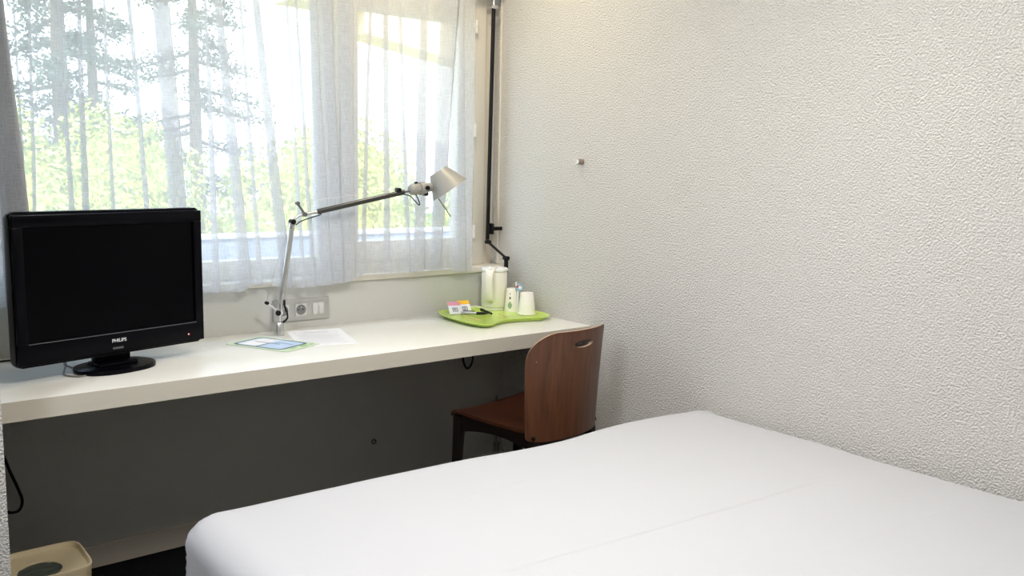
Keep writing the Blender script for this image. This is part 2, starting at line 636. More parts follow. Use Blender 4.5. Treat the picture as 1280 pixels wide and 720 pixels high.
# ------------------------------------------------------------------ curtain
FOLDS = [(-2.04, 0.03, -2.05, 0.05), (-1.965, 0.03, -1.975, 0.05), (-1.945, 0.035, -1.915, 0.075), (-1.944, 0.036, -1.914, 0.074), (-1.943, 0.035, -1.913, 0.075), (-1.942, 0.036, -1.913, 0.074), (-1.888, 0.004, -1.885, 0.006), (-1.846, 0.006, -1.864, 0.009), (-1.772, 0.004, -1.757, 0.014),
         (-1.714, 0.009, -1.72, 0.021), (-1.639, 0.005, -1.639, 0.01), (-1.57, 0.007, -1.526, 0.013), (-1.471, 0.05, -1.427, 0.053),
         (-1.326, 0.005, -1.313, 0.017), (-1.283, 0.022, -1.217, 0.04), (-1.206, 0.006, -1.160, 0.012), (-1.149, 0.02, -1.068, 0.04),
         (-1.038, 0.006, -0.995, 0.009), (-1.002, 0.006, -0.955, 0.012), (-0.94, 0.025, -0.905, 0.045), (-0.885, 0.035, -0.850, 0.04),
         (-0.806, 0.052, -0.797, 0.041), (-0.706, 0.007, -0.735, 0.014), (-0.641, 0.017, -0.632, 0.018), (-0.574, 0.007, -0.538, 0.012),
         (-0.468, 0.026, -0.485, 0.045), (-0.351, 0.075, -0.399, 0.05), (-0.285, 0.016, -0.281, 0.045)]


def curtain_mesh(folds, x_start, x_end, hem, z_top, yb):
    bm = bmesh.new()
    uvl = bm.loops.layers.uv.new('UVMap')
    nz = 90
    # control columns: (x_top, x_bot, y)
    ctrl = []
    ctrl.append((x_start, x_start, yb))
    px_t, px_b = x_start, x_start
    rnd = random.Random(11)
    for i, (a, wa, b2, wb) in enumerate(folds):
        # shallow swell across the gap
        gl = (a - wa / 2) - px_t
        if gl > 0.02:
            ctrl.append(((px_t + a - wa / 2) / 2, (px_b + b2 - wb / 2) / 2, yb + rnd.choice((-1, 1)) * rnd.uniform(0.001, 0.004) - 0.002))
        ctrl.append((a + wa / 2, b2 + wb / 2, yb - 0.008 - 0.004 * min(1, wa / 0.03)))
        ctrl.append((a - wa / 2, b2 - wb / 2, yb + 0.001))
        ctrl.append((a + wa / 2 + 0.0015, b2 + wb / 2 + 0.0015, yb + 0.008))
        px_t, px_b = a + wa / 2, b2 + wb / 2
    ctrl.append((x_end, x_end, yb))
    sub = 7
    P = [ctrl[0]] + ctrl + [ctrl[-1]]
    cols = []
    for i in range(1, len(P) - 2):
        for k in range(sub):
            t = k / sub
            cols.append([0.5 * ((2 * b_) + (c_ - a_) * t + (2 * a_ - 5 * b_ + 4 * c_ - d_) * t * t + (3 * b_ - a_ - 3 * c_ + d_) * t ** 3)
                         for a_, b_, c_, d_ in zip(P[i - 1], P[i], P[i + 1], P[i + 2])])
    cols.append(list(ctrl[-1]))
    # arc length for uv
    L = [0.0]
    for c0, c1 in zip(cols, cols[1:]):
        L.append(L[-1] + math.hypot(c1[1] - c0[1], c1[2] - c0[2]) + 0.0005)
    rows = []
    ZR = 0.9
    for j in range(nz + 1):
        row = []
        q = j / nz
        for i, (xt, xb, y) in enumerate(cols):
            zh = hem(xb, y)
            z = z_top + (zh - z_top) * q
            # folds were measured at z 1.85 (top) and z 1.05 (bottom)
            h = (1.9 - z) / 0.85
            h = min(max(h, -0.25), 1.15)
            x = xt + (xb - xt) * h
            x += 0.004 * noise.noise(Vector((xb * 6, z * 2.2, 4.0)))
            amp = 0.75 + 0.5 * max(0, min(1, h))
            yy = yb + (y - yb) * amp + 0.003 * noise.noise(Vector((xb * 9, z * 3, 9.0))) + 0.0025 * max(0, h) * math.sin(L[i] * 60 + 4 * noise.noise(Vector((L[i] * 5, z, 0))))
            row.append(bm.verts.new((x, yy, z)))
        rows.append(row)
    for j in range(nz):
        for i in range(len(cols) - 1):
            fc = bm.faces.new((rows[j][i], rows[j][i + 1], rows[j + 1][i + 1], rows[j + 1][i]))
            for lp, (ii, jj) in zip(fc.loops, ((i, j), (i + 1, j), (i + 1, j + 1), (i, j + 1))):
                lp[uvl].uv = (L[ii], rows[jj][ii].co.z)
    return bm


def hem_all(x, y):
    pts = [(-2.3, 0.905), (-1.9, 0.905), (-1.32, 0.905), (-1.225, 0.902), (-1.20, 0.922), (-1.125, 0.924), (-1.09, 0.904), (-0.97, 0.9), (-0.82, 0.908), (-0.80, 0.912),
           (-0.76, 0.922), (-0.735, 0.936), (-0.60, 0.934), (-0.575, 0.931), (-0.50, 0.928), (-0.47, 0.935), (-0.33, 0.935), (-0.30, 0.920), (-0.2, 0.918)]
    for (a, za), (b_, zb) in zip(pts, pts[1:]):
        if a <= x <= b_:
            return za + (zb - za) * (x - a) / (b_ - a)
    return 0.91


curt = root('curtain', 'white sheer linen curtain hanging in soft folds across the window', 'curtain', (0, 0, 0))
mesh_obj('sheer_panel', curtain_mesh(FOLDS, -2.35, -0.215, hem_all, 2.44, -0.045), M_sheer, curt, True)
f = NB()
tube(f, smooth_path([(x / 100, -0.045, 0) for x in range(-235, -20, 10)], 1), 0.001, 4)
f.free()
rail = NB()
box(rail, (-3.2, -0.06, 2.455), (-0.01, -0.03, 2.498), 0.003)
tag(mesh_obj('curtain_rail', rail, M_white, None, 'auto'), 'white curtain rail fixed to the ceiling above the window', 'rail')

# ------------------------------------------------------------------ television
tva = math.radians(13.5)
tv = root('television', 'black flat screen television standing at the left end of the desk', 'television', (-1.716, -0.316, 0.7405), tva)


def bevel_panel(w, z0, z1, y0, y1, r, edge=0.004):
    bm = bmesh.new()
    poly = rrect(0, (z0 + z1) / 2, w, z1 - z0, r)
    prism(bm, poly, y0, y1, edge)
    for v in bm.verts:
        v.co = Vector((v.co.x, -v.co.z, v.co.y))
    return bm


mesh_obj('housing', bevel_panel(0.568, 0.045, 0.470, -0.022, 0.012, 0.016, 0.006), M_blackplastic, tv, 'auto')
b = bevel_panel(0.46, 0.09, 0.42, -0.075, -0.021, 0.05, 0.02)
mesh_obj('rear_cover', b, M_blackmatt, tv, 'auto')
# bezel: ring around the recessed screen
bz = NB()
y0, y1 = -0.0245, -0.0115
sxw, sz0, sz1 = 0.252, 0.112, 0.440
box(bz, (-0.2815, y0, 0.428), (0.2815, y1, 0.4625), 0.003)
box(bz, (-0.2815, y0, 0.052), (0.2815, y1, 0.1135), 0.003)
box(bz, (-0.2815, y0, 0.112), (-0.2535, y1, 0.429), 0.003)
box(bz, (0.2535, y0, 0.112), (0.2815, y1, 0.429), 0.003)
mesh_obj('bezel', bz, M_blackplastic, tv, 'auto')
mesh_obj('screen', box(NB(), (-0.2535, -0.0165, 0.1125), (0.2535, -0.0125, 0.429)), M_screen, tv)
M_trimgrey = mat('dark_silver', (0.12, 0.12, 0.13), 0.3, 0.6)
mesh_obj('screen_trim', box(NB(), (-0.2545, -0.0252, 0.1095), (0.2545, -0.0235, 0.1118)), M_trimgrey, tv)
# neck and foot
mesh_obj('neck', box(NB(), (-0.05, 0.006, 0.008), (0.05, 0.05, 0.10), 0.004), M_blackplastic, tv, 'auto')
ft = NB()
poly = []
for k in range(40):
    a = 2 * PI * k / 40
    poly.append((0.118 * abs(math.cos(a)) ** 0.8 * (1 if math.cos(a) > 0 else -1), 0.085 * math.sin(a) + 0.005))
prism(ft, poly, 0.0, 0.012, 0.004)
box(ft, (-0.06, -0.02, 0.009), (0.06, 0.055, 0.022), 0.005)
mesh_obj('foot', ft, M_blackplastic, tv, 'auto')
M_logo = mat('silver_lettering', (0.75, 0.76, 0.78), 0.3, 0.3)


def text_mesh(txt, size, m, parent, loc, rot, name='lettering', bold=0.0, sx_=1.0):
    cu = bpy.data.curves.new('t', 'FONT')
    cu.body = txt
    cu.size = size
    cu.align_x = 'CENTER'
    cu.extrude = 0.0002
    cu.offset = bold
    o = bpy.data.objects.new('t', cu)
    C.objects.link(o)
    dg = bpy.context.evaluated_depsgraph_get()
    me = bpy.data.meshes.new_from_object(o.evaluated_get(dg))
    bpy.data.objects.remove(o)
    me.materials.clear()
    me.materials.append(m)
    r = bpy.data.objects.new(name, me)
    C.objects.link(r)
    r.parent = parent
    r.location = loc
    r.rotation_euler = rot
    r.scale = (sx_, 1, 1)
    return r


text_mesh('PHILIPS', 0.0138, M_logo, tv, (0.0, -0.0250, 0.084), (PI / 2, 0, 0), 'logo', 0.0003, 1.0)
M_led = bpy.data.materials.new('standby_led')
M_led.use_nodes = True
e = M_led.node_tree.nodes['Principled BSDF']
e.inputs['Base Color'].default_value = (0.9, 0.1, 0.1, 1)
e.inputs['Emission Color'].default_value = (1.0, 0.35, 0.35, 1)
e.inputs['Emission Strength'].default_value = 1.5
mesh_obj('standby_light', lathe(NB(), [(0.0022, -0.001), (0.0022, 0.001), (0, 0.0016)], (0.226, -0.0247, 0.075), 12, (0, -1, 0)), M_led, tv)
mesh_obj('remote_sensor', box(NB(), (-0.020, -0.0250, 0.063), (0.012, -0.0243, 0.069)), M_trimgrey, tv)
# cables of the television
f = NB()
tube(f, smooth_path([(-1.835, -0.235, 0.775), (-1.84, -0.26, 0.755), (-1.86, -0.33, 0.744), (-1.84, -0.37, 0.743), (-1.815, -0.375, 0.743), (-1.80, -0.33, 0.743), (-1.83, -0.20, 0.743), (-1.80, -0.10, 0.743)], 8), 0.0022, 8)
for v in f.verts:
    v.co = Matrix.Rotation(-tva, 3, 'Z') @ (v.co - Vector((-1.716, -0.316, 0.7405)))
mesh_obj('aerial_cable', f, mat('grey_cable', (0.22, 0.21, 0.20), 0.5), tv, True)
f = NB()
tube(f, smooth_path([(-1.84, -0.20, 0.79), (-1.87, -0.15, 0.76), (-1.90, -0.08, 0.745), (-1.97, -0.06, 0.745), (-2.10, -0.07, 0.745)], 8), 0.003, 8)
tag(mesh_obj('power_cable', f, M_blackmatt, None, True), 'black cable lying on the desk left of the television', 'cable')

# ------------------------------------------------------------------ wall socket plate
sk = root('socket_plate', 'silver triple plate with two sockets and a switch above the desk', 'socket', (-0.975, 0, 0.811))
mesh_obj('plate', box(NB(), (-0.112, -0.008, -0.041), (0.112, 0, 0.041), 0.002), M_plate, sk, 'auto')
for sxp in (-0.075, -0.005):
    insert = NB()
    # square insert with a round hole
    n = 32
    outer, inner = [], []
    for k in range(n):
        a = 2 * PI * k / n + PI / 4
        c_, s_ = math.cos(a), math.sin(a)
        kx = 0.0225 / max(abs(c_), abs(s_))
        outer.append(insert.verts.new((sxp + c_ * kx, -0.0115, s_ * kx)))
        inner.append(insert.verts.new((sxp + c_ * 0.0195, -0.0115, s_ * 0.0195)))
    back = [insert.verts.new((v.co.x, -0.007, v.co.z)) for v in outer]
    for k in range(n):
        k2 = (k + 1) % n
        insert.faces.new((outer[k], outer[k2], inner[k2], inner[k]))
        insert.faces.new((outer[k], back[k], back[k2], outer[k2]))
    so = mesh_obj('socket', insert, M_switch, sk, 'auto')
    mesh_obj('socket_well', lathe(NB(), [(0.0195, 0), (0.0185, -0.0025), (0, -0.0025)], (sxp, -0.0112, 0), 32, (0, -1, 0)), M_socket, so, 'auto')
    h = NB()
    for dx in (-0.0095, 0.0095):
        lathe(h, [(0.0026, 0.0), (0, 0.0003)], (sxp + dx, -0.0090, 0), 12, (0, -1, 0))
    mesh_obj('pin_hole', h, M_blackmatt, so)
    h = NB()
    tube(h, [(sxp, -0.009, 0.010), (sxp, -0.0145, 0.010)], 0.0022, 10)
    mesh_obj('earth_pin', h, M_chrome, so, 'auto')
sw = mesh_obj('switch', box(NB(), (0.044, -0.0115, -0.0225), (0.066, -0.007, 0.0225), 0.001), M_switch, sk, 'auto')
sw2 = NB()
box(sw2, (0.067, -0.0115, -0.0225), (0.089, -0.007, 0.0225), 0.001)
sw2 = mesh_obj('switch', sw2, M_switch, sk, 'auto')
mesh_obj('rocker', box(NB(), (0.069, -0.0155, -0.020), (0.087, -0.011, 0.010), 0.0015), M_switch, sw2, 'auto')

# ------------------------------------------------------------------ desk lamp
lamp = root('desk_lamp', 'aluminium articulated desk lamp with grey conical shade clamped at the desk back', 'lamp', (-1.101, -0.09, 0.7405))
LO = Vector((-1.101, -0.09, 0.7405))


def lp(*p):
    return Vector(p) - LO


def lobj(name, bm, m, parent=lamp, s='auto'):
    return mesh_obj(name, bm, m, parent, s)


YL = -0.09
lobj('base', lathe(NB(), [(0, 0), (0.0185, 0), (0.0185, 0.004), (0.0150, 0.044), (0.013, 0.047), (0, 0.047)], (0, 0, 0)), M_alu)
f = NB()
tube(f, [lp(-1.0985, YL, 0.785), lp(-1.0985, YL, 0.83)], 0.0062)
tube(f, [lp(-1.1005, YL - 0.008, 0.822), lp(-1.1005, YL + 0.008, 0.822)], 0.011)
lobj('pivot_stem', f, M_chrome)
f = NB()
tube(f, [lp(-1.109, YL - 0.013, 0.822), lp(-1.109, YL - 0.007, 0.822)], 0.0095, 20)
lobj('knob', f, M_blackmatt)
f = NB()
tube(f, [lp(-1.104, YL - 0.004, 0.826), lp(-1.146, YL - 0.004, 0.860)], 0.0042)
ll = lobj('lower_lever', f, M_chrome)
f = NB()
tube(f, [lp(-1.149, YL - 0.010, 0.861), lp(-1.149, YL + 0.003, 0.861)], 0.0062, 16)
mesh_obj('lever_tip', f, M_blackmatt, ll, 'auto')
f = NB()
a, b_ = lp(-1.098, YL, 0.828), lp(-1.047, YL, 1.138)
tube(f, [a, b_], 0.0098, 16)
lobj('lower_arm', f, M_alu)
f = NB()
d_ = (b_ - a).normalized()
tube(f, [a + d_ * 0.0 + Vector((0.002, -0.0, 0)), a + d_ * 0.028], 0.0108, 16)
lobj('arm_collar', f, M_chrome)
f = NB()
tube(f, [b_ - d_ * 0.016, b_ + d_ * 0.004], 0.0107, 16)
lobj('arm_collar', f, M_chrome)
f = NB()
tube(f, [lp(-1.149, YL, 0.861), lp(-1.062, YL - 0.002, 1.145)], 0.0009, 6)
lobj('tension_wire', f, M_alu)
f = NB()
tube(f, [lp(-1.047, YL - 0.012, 1.147), lp(-1.047, YL + 0.010, 1.147)], 0.0098, 20)
lobj('elbow_knob', f, M_blackmatt)
f = NB()
pts = smooth_path([lp(-1.047, YL, 1.140), lp(-1.040, YL, 1.155), lp(-1.022, YL - 0.002, 1.168), lp(-1.000, -0.095, 1.1735), lp(-0.950, -0.101, 1.182)], 5)
tube(f, pts, 0.0052, 10)
el = lobj('elbow_link', f, M_alu)
f = NB()
tube(f, [lp(-1.003, -0.106, 1.173), lp(-1.003, -0.086, 1.173)], 0.0082, 16)
tube(f, [lp(-1.000, -0.095, 1.173), lp(-1.026, -0.092, 1.211)], 0.0042)
tube(f, [lp(-1.027, -0.100, 1.213), lp(-1.027, -0.086, 1.213)], 0.0066, 16)
lobj('upper_lever', f, M_lampdark)
f = NB()
ua, ub = lp(-0.953, -0.101, 1.182), lp(-0.611, -0.140, 1.254)
tube(f, [ua, ub], 0.0100, 16)
M_armtop = mat('dark_metal_tube', (0.07, 0.07, 0.07), 0.28, 0.7)
lobj('upper_arm', f, M_armtop)
f = NB()
tube(f, [lp(-1.026, -0.094, 1.216), lp(-0.643, -0.137, 1.262)], 0.0009, 6)
lobj('tension_wire', f, M_alu)
f = NB()
tube(f, [lp(-0.636, -0.150, 1.262), lp(-0.636, -0.126, 1.262)], 0.0085, 16)
lobj('wire_knob', f, M_blackmatt)
f = NB()
tube(f, [lp(-0.611, -0.140, 1.254), lp(-0.580, -0.142, 1.259), lp(-0.540, -0.160, 1.270)], 0.0042, 10)
box(f, lp(-0.584, -0.162, 1.262), lp(-0.520, -0.158, 1.276), 0.001)
lobj('head_link', f, M_lampdark)
# head: lamp holder, collar, shade
ax = (Vector((-0.488, -0.153, 1.276)) - Vector((-0.585, -0.143, 1.264))).normalized()
hb = lp(-0.589, -0.143, 1.262)
f = NB()
lathe(f, [(0, 0), (0.014, 0.0), (0.0205, 0.006), (0.0215, 0.012), (0.0215, 0.05), (0.018, 0.056), (0.0165, 0.10), (0, 0.10)], hb, 28, ax)
hd = lobj('lamp_holder', f, M_shade)
f = NB()
lathe(f, [(0.0218, 0.044), (0.0255, 0.044), (0.0255, 0.066), (0.018, 0.066)], hb, 28, ax)
mesh_obj('collar', f, M_shade, hd, 'auto')
f = NB()
tube(f, [lp(-0.528, -0.181, 1.271), lp(-0.528, -0.170, 1.271)], 0.0085, 20)
mesh_obj('knob', f, M_blackmatt, hd, 'auto')
f = NB()
tube(f, [lp(-0.524, -0.165, 1.248), lp(-0.524, -0.140, 1.248)], 0.0085, 16)
mesh_obj('knob', f, M_blackmatt, hd, 'auto')
f = NB()
tube(f, [lp(-0.560, -0.150, 1.288), lp(-0.560, -0.138, 1.288)], 0.006, 12)
mesh_obj('knob', f, M_blackmatt, hd, 'auto')
s_c = Vector((-0.466, -0.155, 1.335))
sdir = Vector((0.826, -0.563, 0))          # the shade opens sideways and down
axs = (sdir * 0.826 + Vector((0, 0, 0.563))).normalized()
nrm = (sdir * 0.563 - Vector((0, 0, 0.826))).normalized()
S_c = s_c + nrm * 0.086
yy = axs.cross(nrm)
f = NB()
rs_, Rs_ = 0.038, 0.079
rings = []
for (cc, r_) in ((s_c, 0.0001), (s_c, rs_), (S_c, Rs_), (S_c - nrm * 0.0005, Rs_ - 0.0016), (s_c + nrm * 0.002, rs_ - 0.0015), (s_c + nrm * 0.002, 0.0001)):
    rings.append([f.verts.new(cc - LO + (axs * math.cos(2 * PI * k / 48) + yy * math.sin(2 * PI * k / 48)) * r_) for k in range(48)])
for ra, rb in zip(rings, rings[1:]):
    for k in range(48):
        f.faces.new((ra[k], ra[(k + 1) % 48], rb[(k + 1) % 48], rb[k]))
lobj('lamp_shade', f, M_shade)
f = NB()
bc = s_c + (S_c - s_c) * 0.45
lathe(f, [(0.0, 0.0), (0.012, 0.0), (0.013, 0.012), (0.024, 0.036), (0.026, 0.048), (0.018, 0.062), (0, 0.068)], s_c - LO, 24, nrm)
lobj('bulb', f, mat('frosted_bulb', (0.8, 0.8, 0.78), 0.4))
f = NB()
tube(f, [lp(-0.463, -0.156, 1.229), lp(-0.408, -0.162, 1.158)], 0.0022, 8)
lobj('aiming_stick', f, M_lampdark)
f = NB()
tube(f, smooth_path([lp(-0.618, -0.143, 1.246), lp(-0.585, -0.146, 1.238), lp(-0.560, -0.150, 1.212), lp(-0.548, -0.152, 1.205), lp(-0.552, -0.152, 1.222), lp(-0.566, -0.152, 1.250), lp(-0.556, -0.152, 1.266)], 6), 0.0021, 8)
lobj('cable', f, M_blackmatt)
f = NB()
tube(f, smooth_path([lp(-1.036, YL - 0.006, 1.135), lp(-1.020, YL - 0.008, 1.147), lp(-0.985, YL - 0.013, 1.160), lp(-0.95, -0.110, 1.170), lp(-0.94, -0.104, 1.176)], 6), 0.0021, 8)
lobj('cable', f, M_blackmatt)
f = NB()
tube(f, smooth_path([lp(-1.084, YL - 0.008, 0.868), lp(-1.086, YL - 0.014, 0.845), lp(-1.078, YL - 0.016, 0.82), lp(-1.078, YL - 0.014, 0.80), lp(-1.092, YL - 0.008, 0.786)], 6), 0.0036, 8)
lobj('cable', f, M_blackmatt)

# ------------------------------------------------------------------ papers on the desk
def sheet(poly, z, th, m, name, parent=None, curl=0.0):
    bm = NB()
    prism(bm, poly, z, z + th)
    return mesh_obj(name, bm, m, parent)


ps = root('printed_sheet', 'white printed sheet of paper lying on the desk right of the lamp', 'paper', (-0.98, -0.2, 0.7402))
PO = (-0.98, -0.2)
sheet([(x - PO[0], y - PO[1]) for x, y in ((-1.052, -0.030), (-0.862, -0.092), (-0.940, -0.380), (-1.130, -0.318))], 0, 0.0006, M_paper, 'sheet', ps)
pr = NB()
ux, uy = Vector((0.190, -0.062, 0)), Vector((-0.078, -0.288, 0))
o0 = Vector((-1.052 + 0.98, -0.030 + 0.2, 0.0))


def pq(u, v):
    return o0 + ux * u + uy * v


def strip(bm, u0, v0, u1, v1, z):
    vs = [bm.verts.new(pq(u, v) + Vector((0, 0, z))) for u, v in ((u0, v0), (u1, v0), (u1, v1), (u0, v1))]
    bm.faces.new(vs)


strip(pr, 0.12, 0.12, 0.88, 0.128, 0.0009)
strip(pr, 0.12, 0.25, 0.88, 0.258, 0.0009)
strip(pr, 0.12, 0.12, 0.127, 0.255, 0.0009)
strip(pr, 0.873, 0.12, 0.88, 0.255, 0.0009)
strip(pr, 0.28, 0.17, 0.72, 0.205, 0.0009)
for k in range(13):
    strip(pr, 0.12, 0.32 + k * 0.045, 0.85 - 0.12 * ((k * 7) % 5 == 0), 0.328 + k * 0.045, 0.0009)
mesh_obj('print', pr, M_print, ps)

lf = root('information_card', 'green edged information card lying on the desk at the foot of the lamp', 'card', (-1.2, -0.23, 0.7402))
LFO = Vector((-1.2, -0.23, 0))
c0 = [Vector(p) - LFO for p in ((-1.325, -0.150, 0), (-1.173, -0.085, 0), (-1.060, -0.315, 0), (-1.205, -0.382, 0))]
M_greencard = mat('green_card', (0.58, 0.70, 0.50), 0.3)
M_cardgreen2 = mat('soft_green_print', (0.30, 0.50, 0.20), 0.4)
M_navy = mat('navy_outline', (0.05, 0.08, 0.13), 0.3)
M_blueprint = mat('pale_blue_panel', (0.52, 0.66, 0.86), 0.3)


def card_poly(u0, v0, u1, v1, r=0.0, n=4):
    o, e1, e2 = c0[0], c0[1] - c0[0], c0[3] - c0[0]
    pts = []
    for (cu, cv, a0) in ((u1 - r, v1 - r, 0), (u0 + r, v1 - r, PI / 2), (u0 + r, v0 + r, PI), (u1 - r, v0 + r, 1.5 * PI)):
        if r == 0:
            pts.append((cu, cv))
        else:
            for k in range(n + 1):
                a = a0 + PI / 2 * k / n
                pts.append((cu + r * math.cos(a), cv + r * math.sin(a)))
    return [tuple((o + e1 * u + e2 * v).xy) for u, v in pts]


def cardpart(name, polys, z0, z1, m):
    bm = NB()
    for p in polys:
        prism(bm, p, z0, z1)
    return mesh_obj(name, bm, m, lf)


cardpart('card', [card_poly(0, 0, 1, 1, 0.03)], 0.0008, 0.0020, M_greencard)
cardpart('navy_border', [card_poly(0.08, 0.06, 0.93, 0.86, 0.10)], 0.0020, 0.0022, M_navy)
cardpart('blue_panel', [card_poly(0.13, 0.10, 0.88, 0.82, 0.08)], 0.0022, 0.0024, M_blueprint)
cardpart('white_panel', [card_poly(0.16, 0.13, 0.85, 0.42, 0.03)], 0.0024, 0.0026, M_paper)
cardpart('navy_line', [card_poly(0.50, 0.20, 0.53, 0.60), card_poly(0.13, 0.43, 0.50, 0.455), card_poly(0.62, 0.45, 0.64, 0.75)], 0.0026, 0.0028, M_navy)
cardpart('leaf_print', [card_poly(0.25, 0.885, 0.45, 0.93, 0.02), card_poly(0.55, 0.88, 0.75, 0.95, 0.03), card_poly(0.8, 0.89, 0.94, 0.94, 0.02)], 0.0020, 0.0022, M_cardgreen2)

# ------------------------------------------------------------------ tray with kettle and cups
tray_pts = [(-0.397, -0.071), (-0.420, -0.12), (-0.430, -0.20), (-0.432, -0.30), (-0.425, -0.355), (-0.405, -0.392), (-0.37, -0.395), (-0.335, -0.376), (-0.285, -0.352), (-0.235, -0.348), (-0.17, -0.358), (-0.10, -0.380), (-0.065, -0.378), (-0.035, -0.345), (-0.022, -0.29), (-0.022, -0.20), (-0.024, -0.10), (-0.035, -0.035), (-0.07, -0.022), (-0.20, -0.022), (-0.34, -0.025), (-0.385, -0.04)]
TO = Vector((-0.225, -0.2, 0))
cl = [Vector((x, y, 0)) for x, y in tray_pts]
dense = []
nn = len(cl)
for i in range(nn):
    a, b_, c_, d_ = cl[i - 1], cl[i], cl[(i + 1) % nn], cl[(i + 2) % nn]
    for k in range(5):
        t = k / 5
        dense.append(0.5 * ((2 * b_) + (c_ - a) * t + (2 * a - 5 * b_ + 4 * c_ - d_) * t * t + (3 * b_ - a - 3 * c_ + d_) * t ** 3) - TO)
bm = NB()
cen = Vector((0, 0, 0))
prof = [(0.86, 0.0), (0.89, 0.0015), (0.96, 0.012), (1.0, 0.0160), (1.003, 0.0178), (0.99, 0.0180), (0.95, 0.0140), (0.92, 0.0120)]
rings = [[bm.verts.new((p.x * s_, p.y * s_, z)) for p in dense] for s_, z in prof]
m_ = len(dense)
for ra, rb in zip(rings, rings[1:]):
    for k in range(m_):
        bm.faces.new((ra[k], ra[(k + 1) % m_], rb[(k + 1) % m_], rb[k]))
bm.faces.new(rings[0])
bm.faces.new(rings[-1])
tray = tag(mesh_obj('tray', bm, M_tray, None, 'auto', (TO.x, TO.y, 0.7403)), 'lime green wavy-edged serving tray at the right end of the desk', 'tray')
TZ = 0.7525

kt = root('kettle', 'cream electric kettle standing on the green tray', 'kettle', (-0.127, -0.090, TZ + 0.0005))
kt.scale = (1, 1, 0.96)
R_ = 0.0565
mesh_obj('power_base', lathe(NB(), [(0, 0), (0.050, 0), (0.051, 0.003), (0.051, 0.011), (0.048, 0.013), (0, 0.013)], seg=48), M_kettle, kt, 'auto')
mesh_obj('body', lathe(NB(), [(0, 0.0135), (R_ - 0.003, 0.0135), (R_, 0.018), (R_ - 0.0005, 0.10), (R_ - 0.001, 0.165), (R_ - 0.004, 0.170), (0, 0.170)], seg=56), M_kettle, kt, 'auto')
ld = mesh_obj('lid', lathe(NB(), [(0, 0.1705), (R_ - 0.004, 0.1705), (R_ + 0.001, 0.174), (R_ + 0.001, 0.181), (R_ - 0.004, 0.186), (0.03, 0.1875), (0, 0.188)], seg=56), M_white, kt, 'auto')
# handle faces the camera side
ha = math.atan2(-0.60, -0.80)


def hpt(r, z, s=0.0):
    return Vector((math.cos(ha) * r - math.sin(ha) * s, math.sin(ha) * r + math.cos(ha) * s, z))


hm = NB()
path = smooth_path([hpt(0.020, 0.186), hpt(0.045, 0.187), hpt(0.070, 0.180), hpt(0.084, 0.160), hpt(0.086, 0.13), hpt(0.082, 0.09), hpt(0.072, 0.055), hpt(0.052, 0.045)], 6)
rings = []
for i, p in enumerate(path):
    if i == 0:
        d_ = path[1] - path[0]
    elif i == len(path) - 1:
        d_ = path[-1] - path[-2]
    else:
        d_ = path[i + 1] - path[i - 1]
    d_.normalize()
    side = Vector((-math.sin(ha), math.cos(ha), 0))
    nrm_ = d_.cross(side)
    q = i / (len(path) - 1)
    wS = 0.020 - 0.006 * q
    wN = 0.0075
    rings.append([hm.verts.new(p + side * (wS * math.copysign(abs(math.cos(a)) ** 0.6, math.cos(a))) + nrm_ * (wN * math.copysign(abs(math.sin(a)) ** 0.6, math.sin(a)))) for a in [2 * PI * k / 16 for k in range(16)]])
for ra, rb in zip(rings, rings[1:]):
    for k in range(16):
        hm.faces.new((ra[k], ra[(k + 1) % 16], rb[(k + 1) % 16], rb[k]))
hm.faces.new(rings[0])
hm.faces.new(rings[-1][::-1])
hnd = mesh_obj('handle', hm, M_kettle, kt, 'auto')
f = NB()
lathe(f, [(0.0105, 0), (0.0105, 0.003), (0.008, 0.0045), (0, 0.0045)], hpt(0.066, 0.1895), 20, hpt(0.35, 1.0))
mesh_obj('lid_button', f, M_white, hnd, 'auto')
f = NB()
box(f, (0.049, -0.032, 0.028), (0.056, -0.026, 0.044), 0.001)
mesh_obj('switch', f, M_blackmatt, kt)
f = NB()
tube(f, smooth_path([(-0.05, 0.0, 0.007), (-0.075, 0.012, 0.014), (-0.10, 0.02, 0.016), (-0.125, 0.032, 0.013), (-0.14, 0.045, 0.012), (-0.15, 0.055, 0.013)], 6), 0.003, 8)
mesh_obj('power_cord', f, M_kettle, kt, True)


def cup(loc, label, scale=1.33):
    r = root('cup', label, 'cup', loc, 0, 'upturned cups on the tray')
    prof_ = [(0.0285, 0.0), (0.0295, 0.001), (0.0292, 0.004), (0.0275, 0.0045), (0.0205, 0.066), (0.0195, 0.068), (0, 0.0675)]
    prof_ = [(a * scale, b2 * scale) for a, b2 in prof_]
    mesh_obj('cup_wall', lathe(NB(), prof_, seg=40), M_cup, r, 'auto')
    return r


cup((-0.088, -0.262, TZ), 'plain white upturned plastic cup at the right end of the green tray')
bk = root('paper_cup', 'pale cup printed with small green emblem between kettle and plain cup', 'cup', (-0.095, -0.170, TZ))
mesh_obj('cup_wall', lathe(NB(), [(0, 0), (0.0265, 0.0), (0.027, 0.003), (0.0205, 0.073), (0.0195, 0.075), (0, 0.0745)], seg=40), M_cup, bk, 'auto')
bk.scale = (1.15, 1.15, 1.30)
M_green = mat('green_ink', (0.10, 0.30, 0.08), 0.5)
M_ink = mat('dark_ink', (0.05, 0.05, 0.05), 0.5)


def wrap_patch(bm, th0, th1, z0, z1, n=5):
    def cr_(z):
        return 0.027 + (0.0205 - 0.027) * (z - 0.003) / 0.070 + 0.0004
    a = []
    for k in range(n + 1):
        th = th0 + (th1 - th0) * k / n
        a.append((bm.verts.new((math.cos(th) * cr_(z0), math.sin(th) * cr_(z0), z0)), bm.verts.new((math.cos(th) * cr_(z1), math.sin(th) * cr_(z1), z1))))
    for p, q in zip(a, a[1:]):
        bm.faces.new((p[0], q[0], q[1], p[1]))


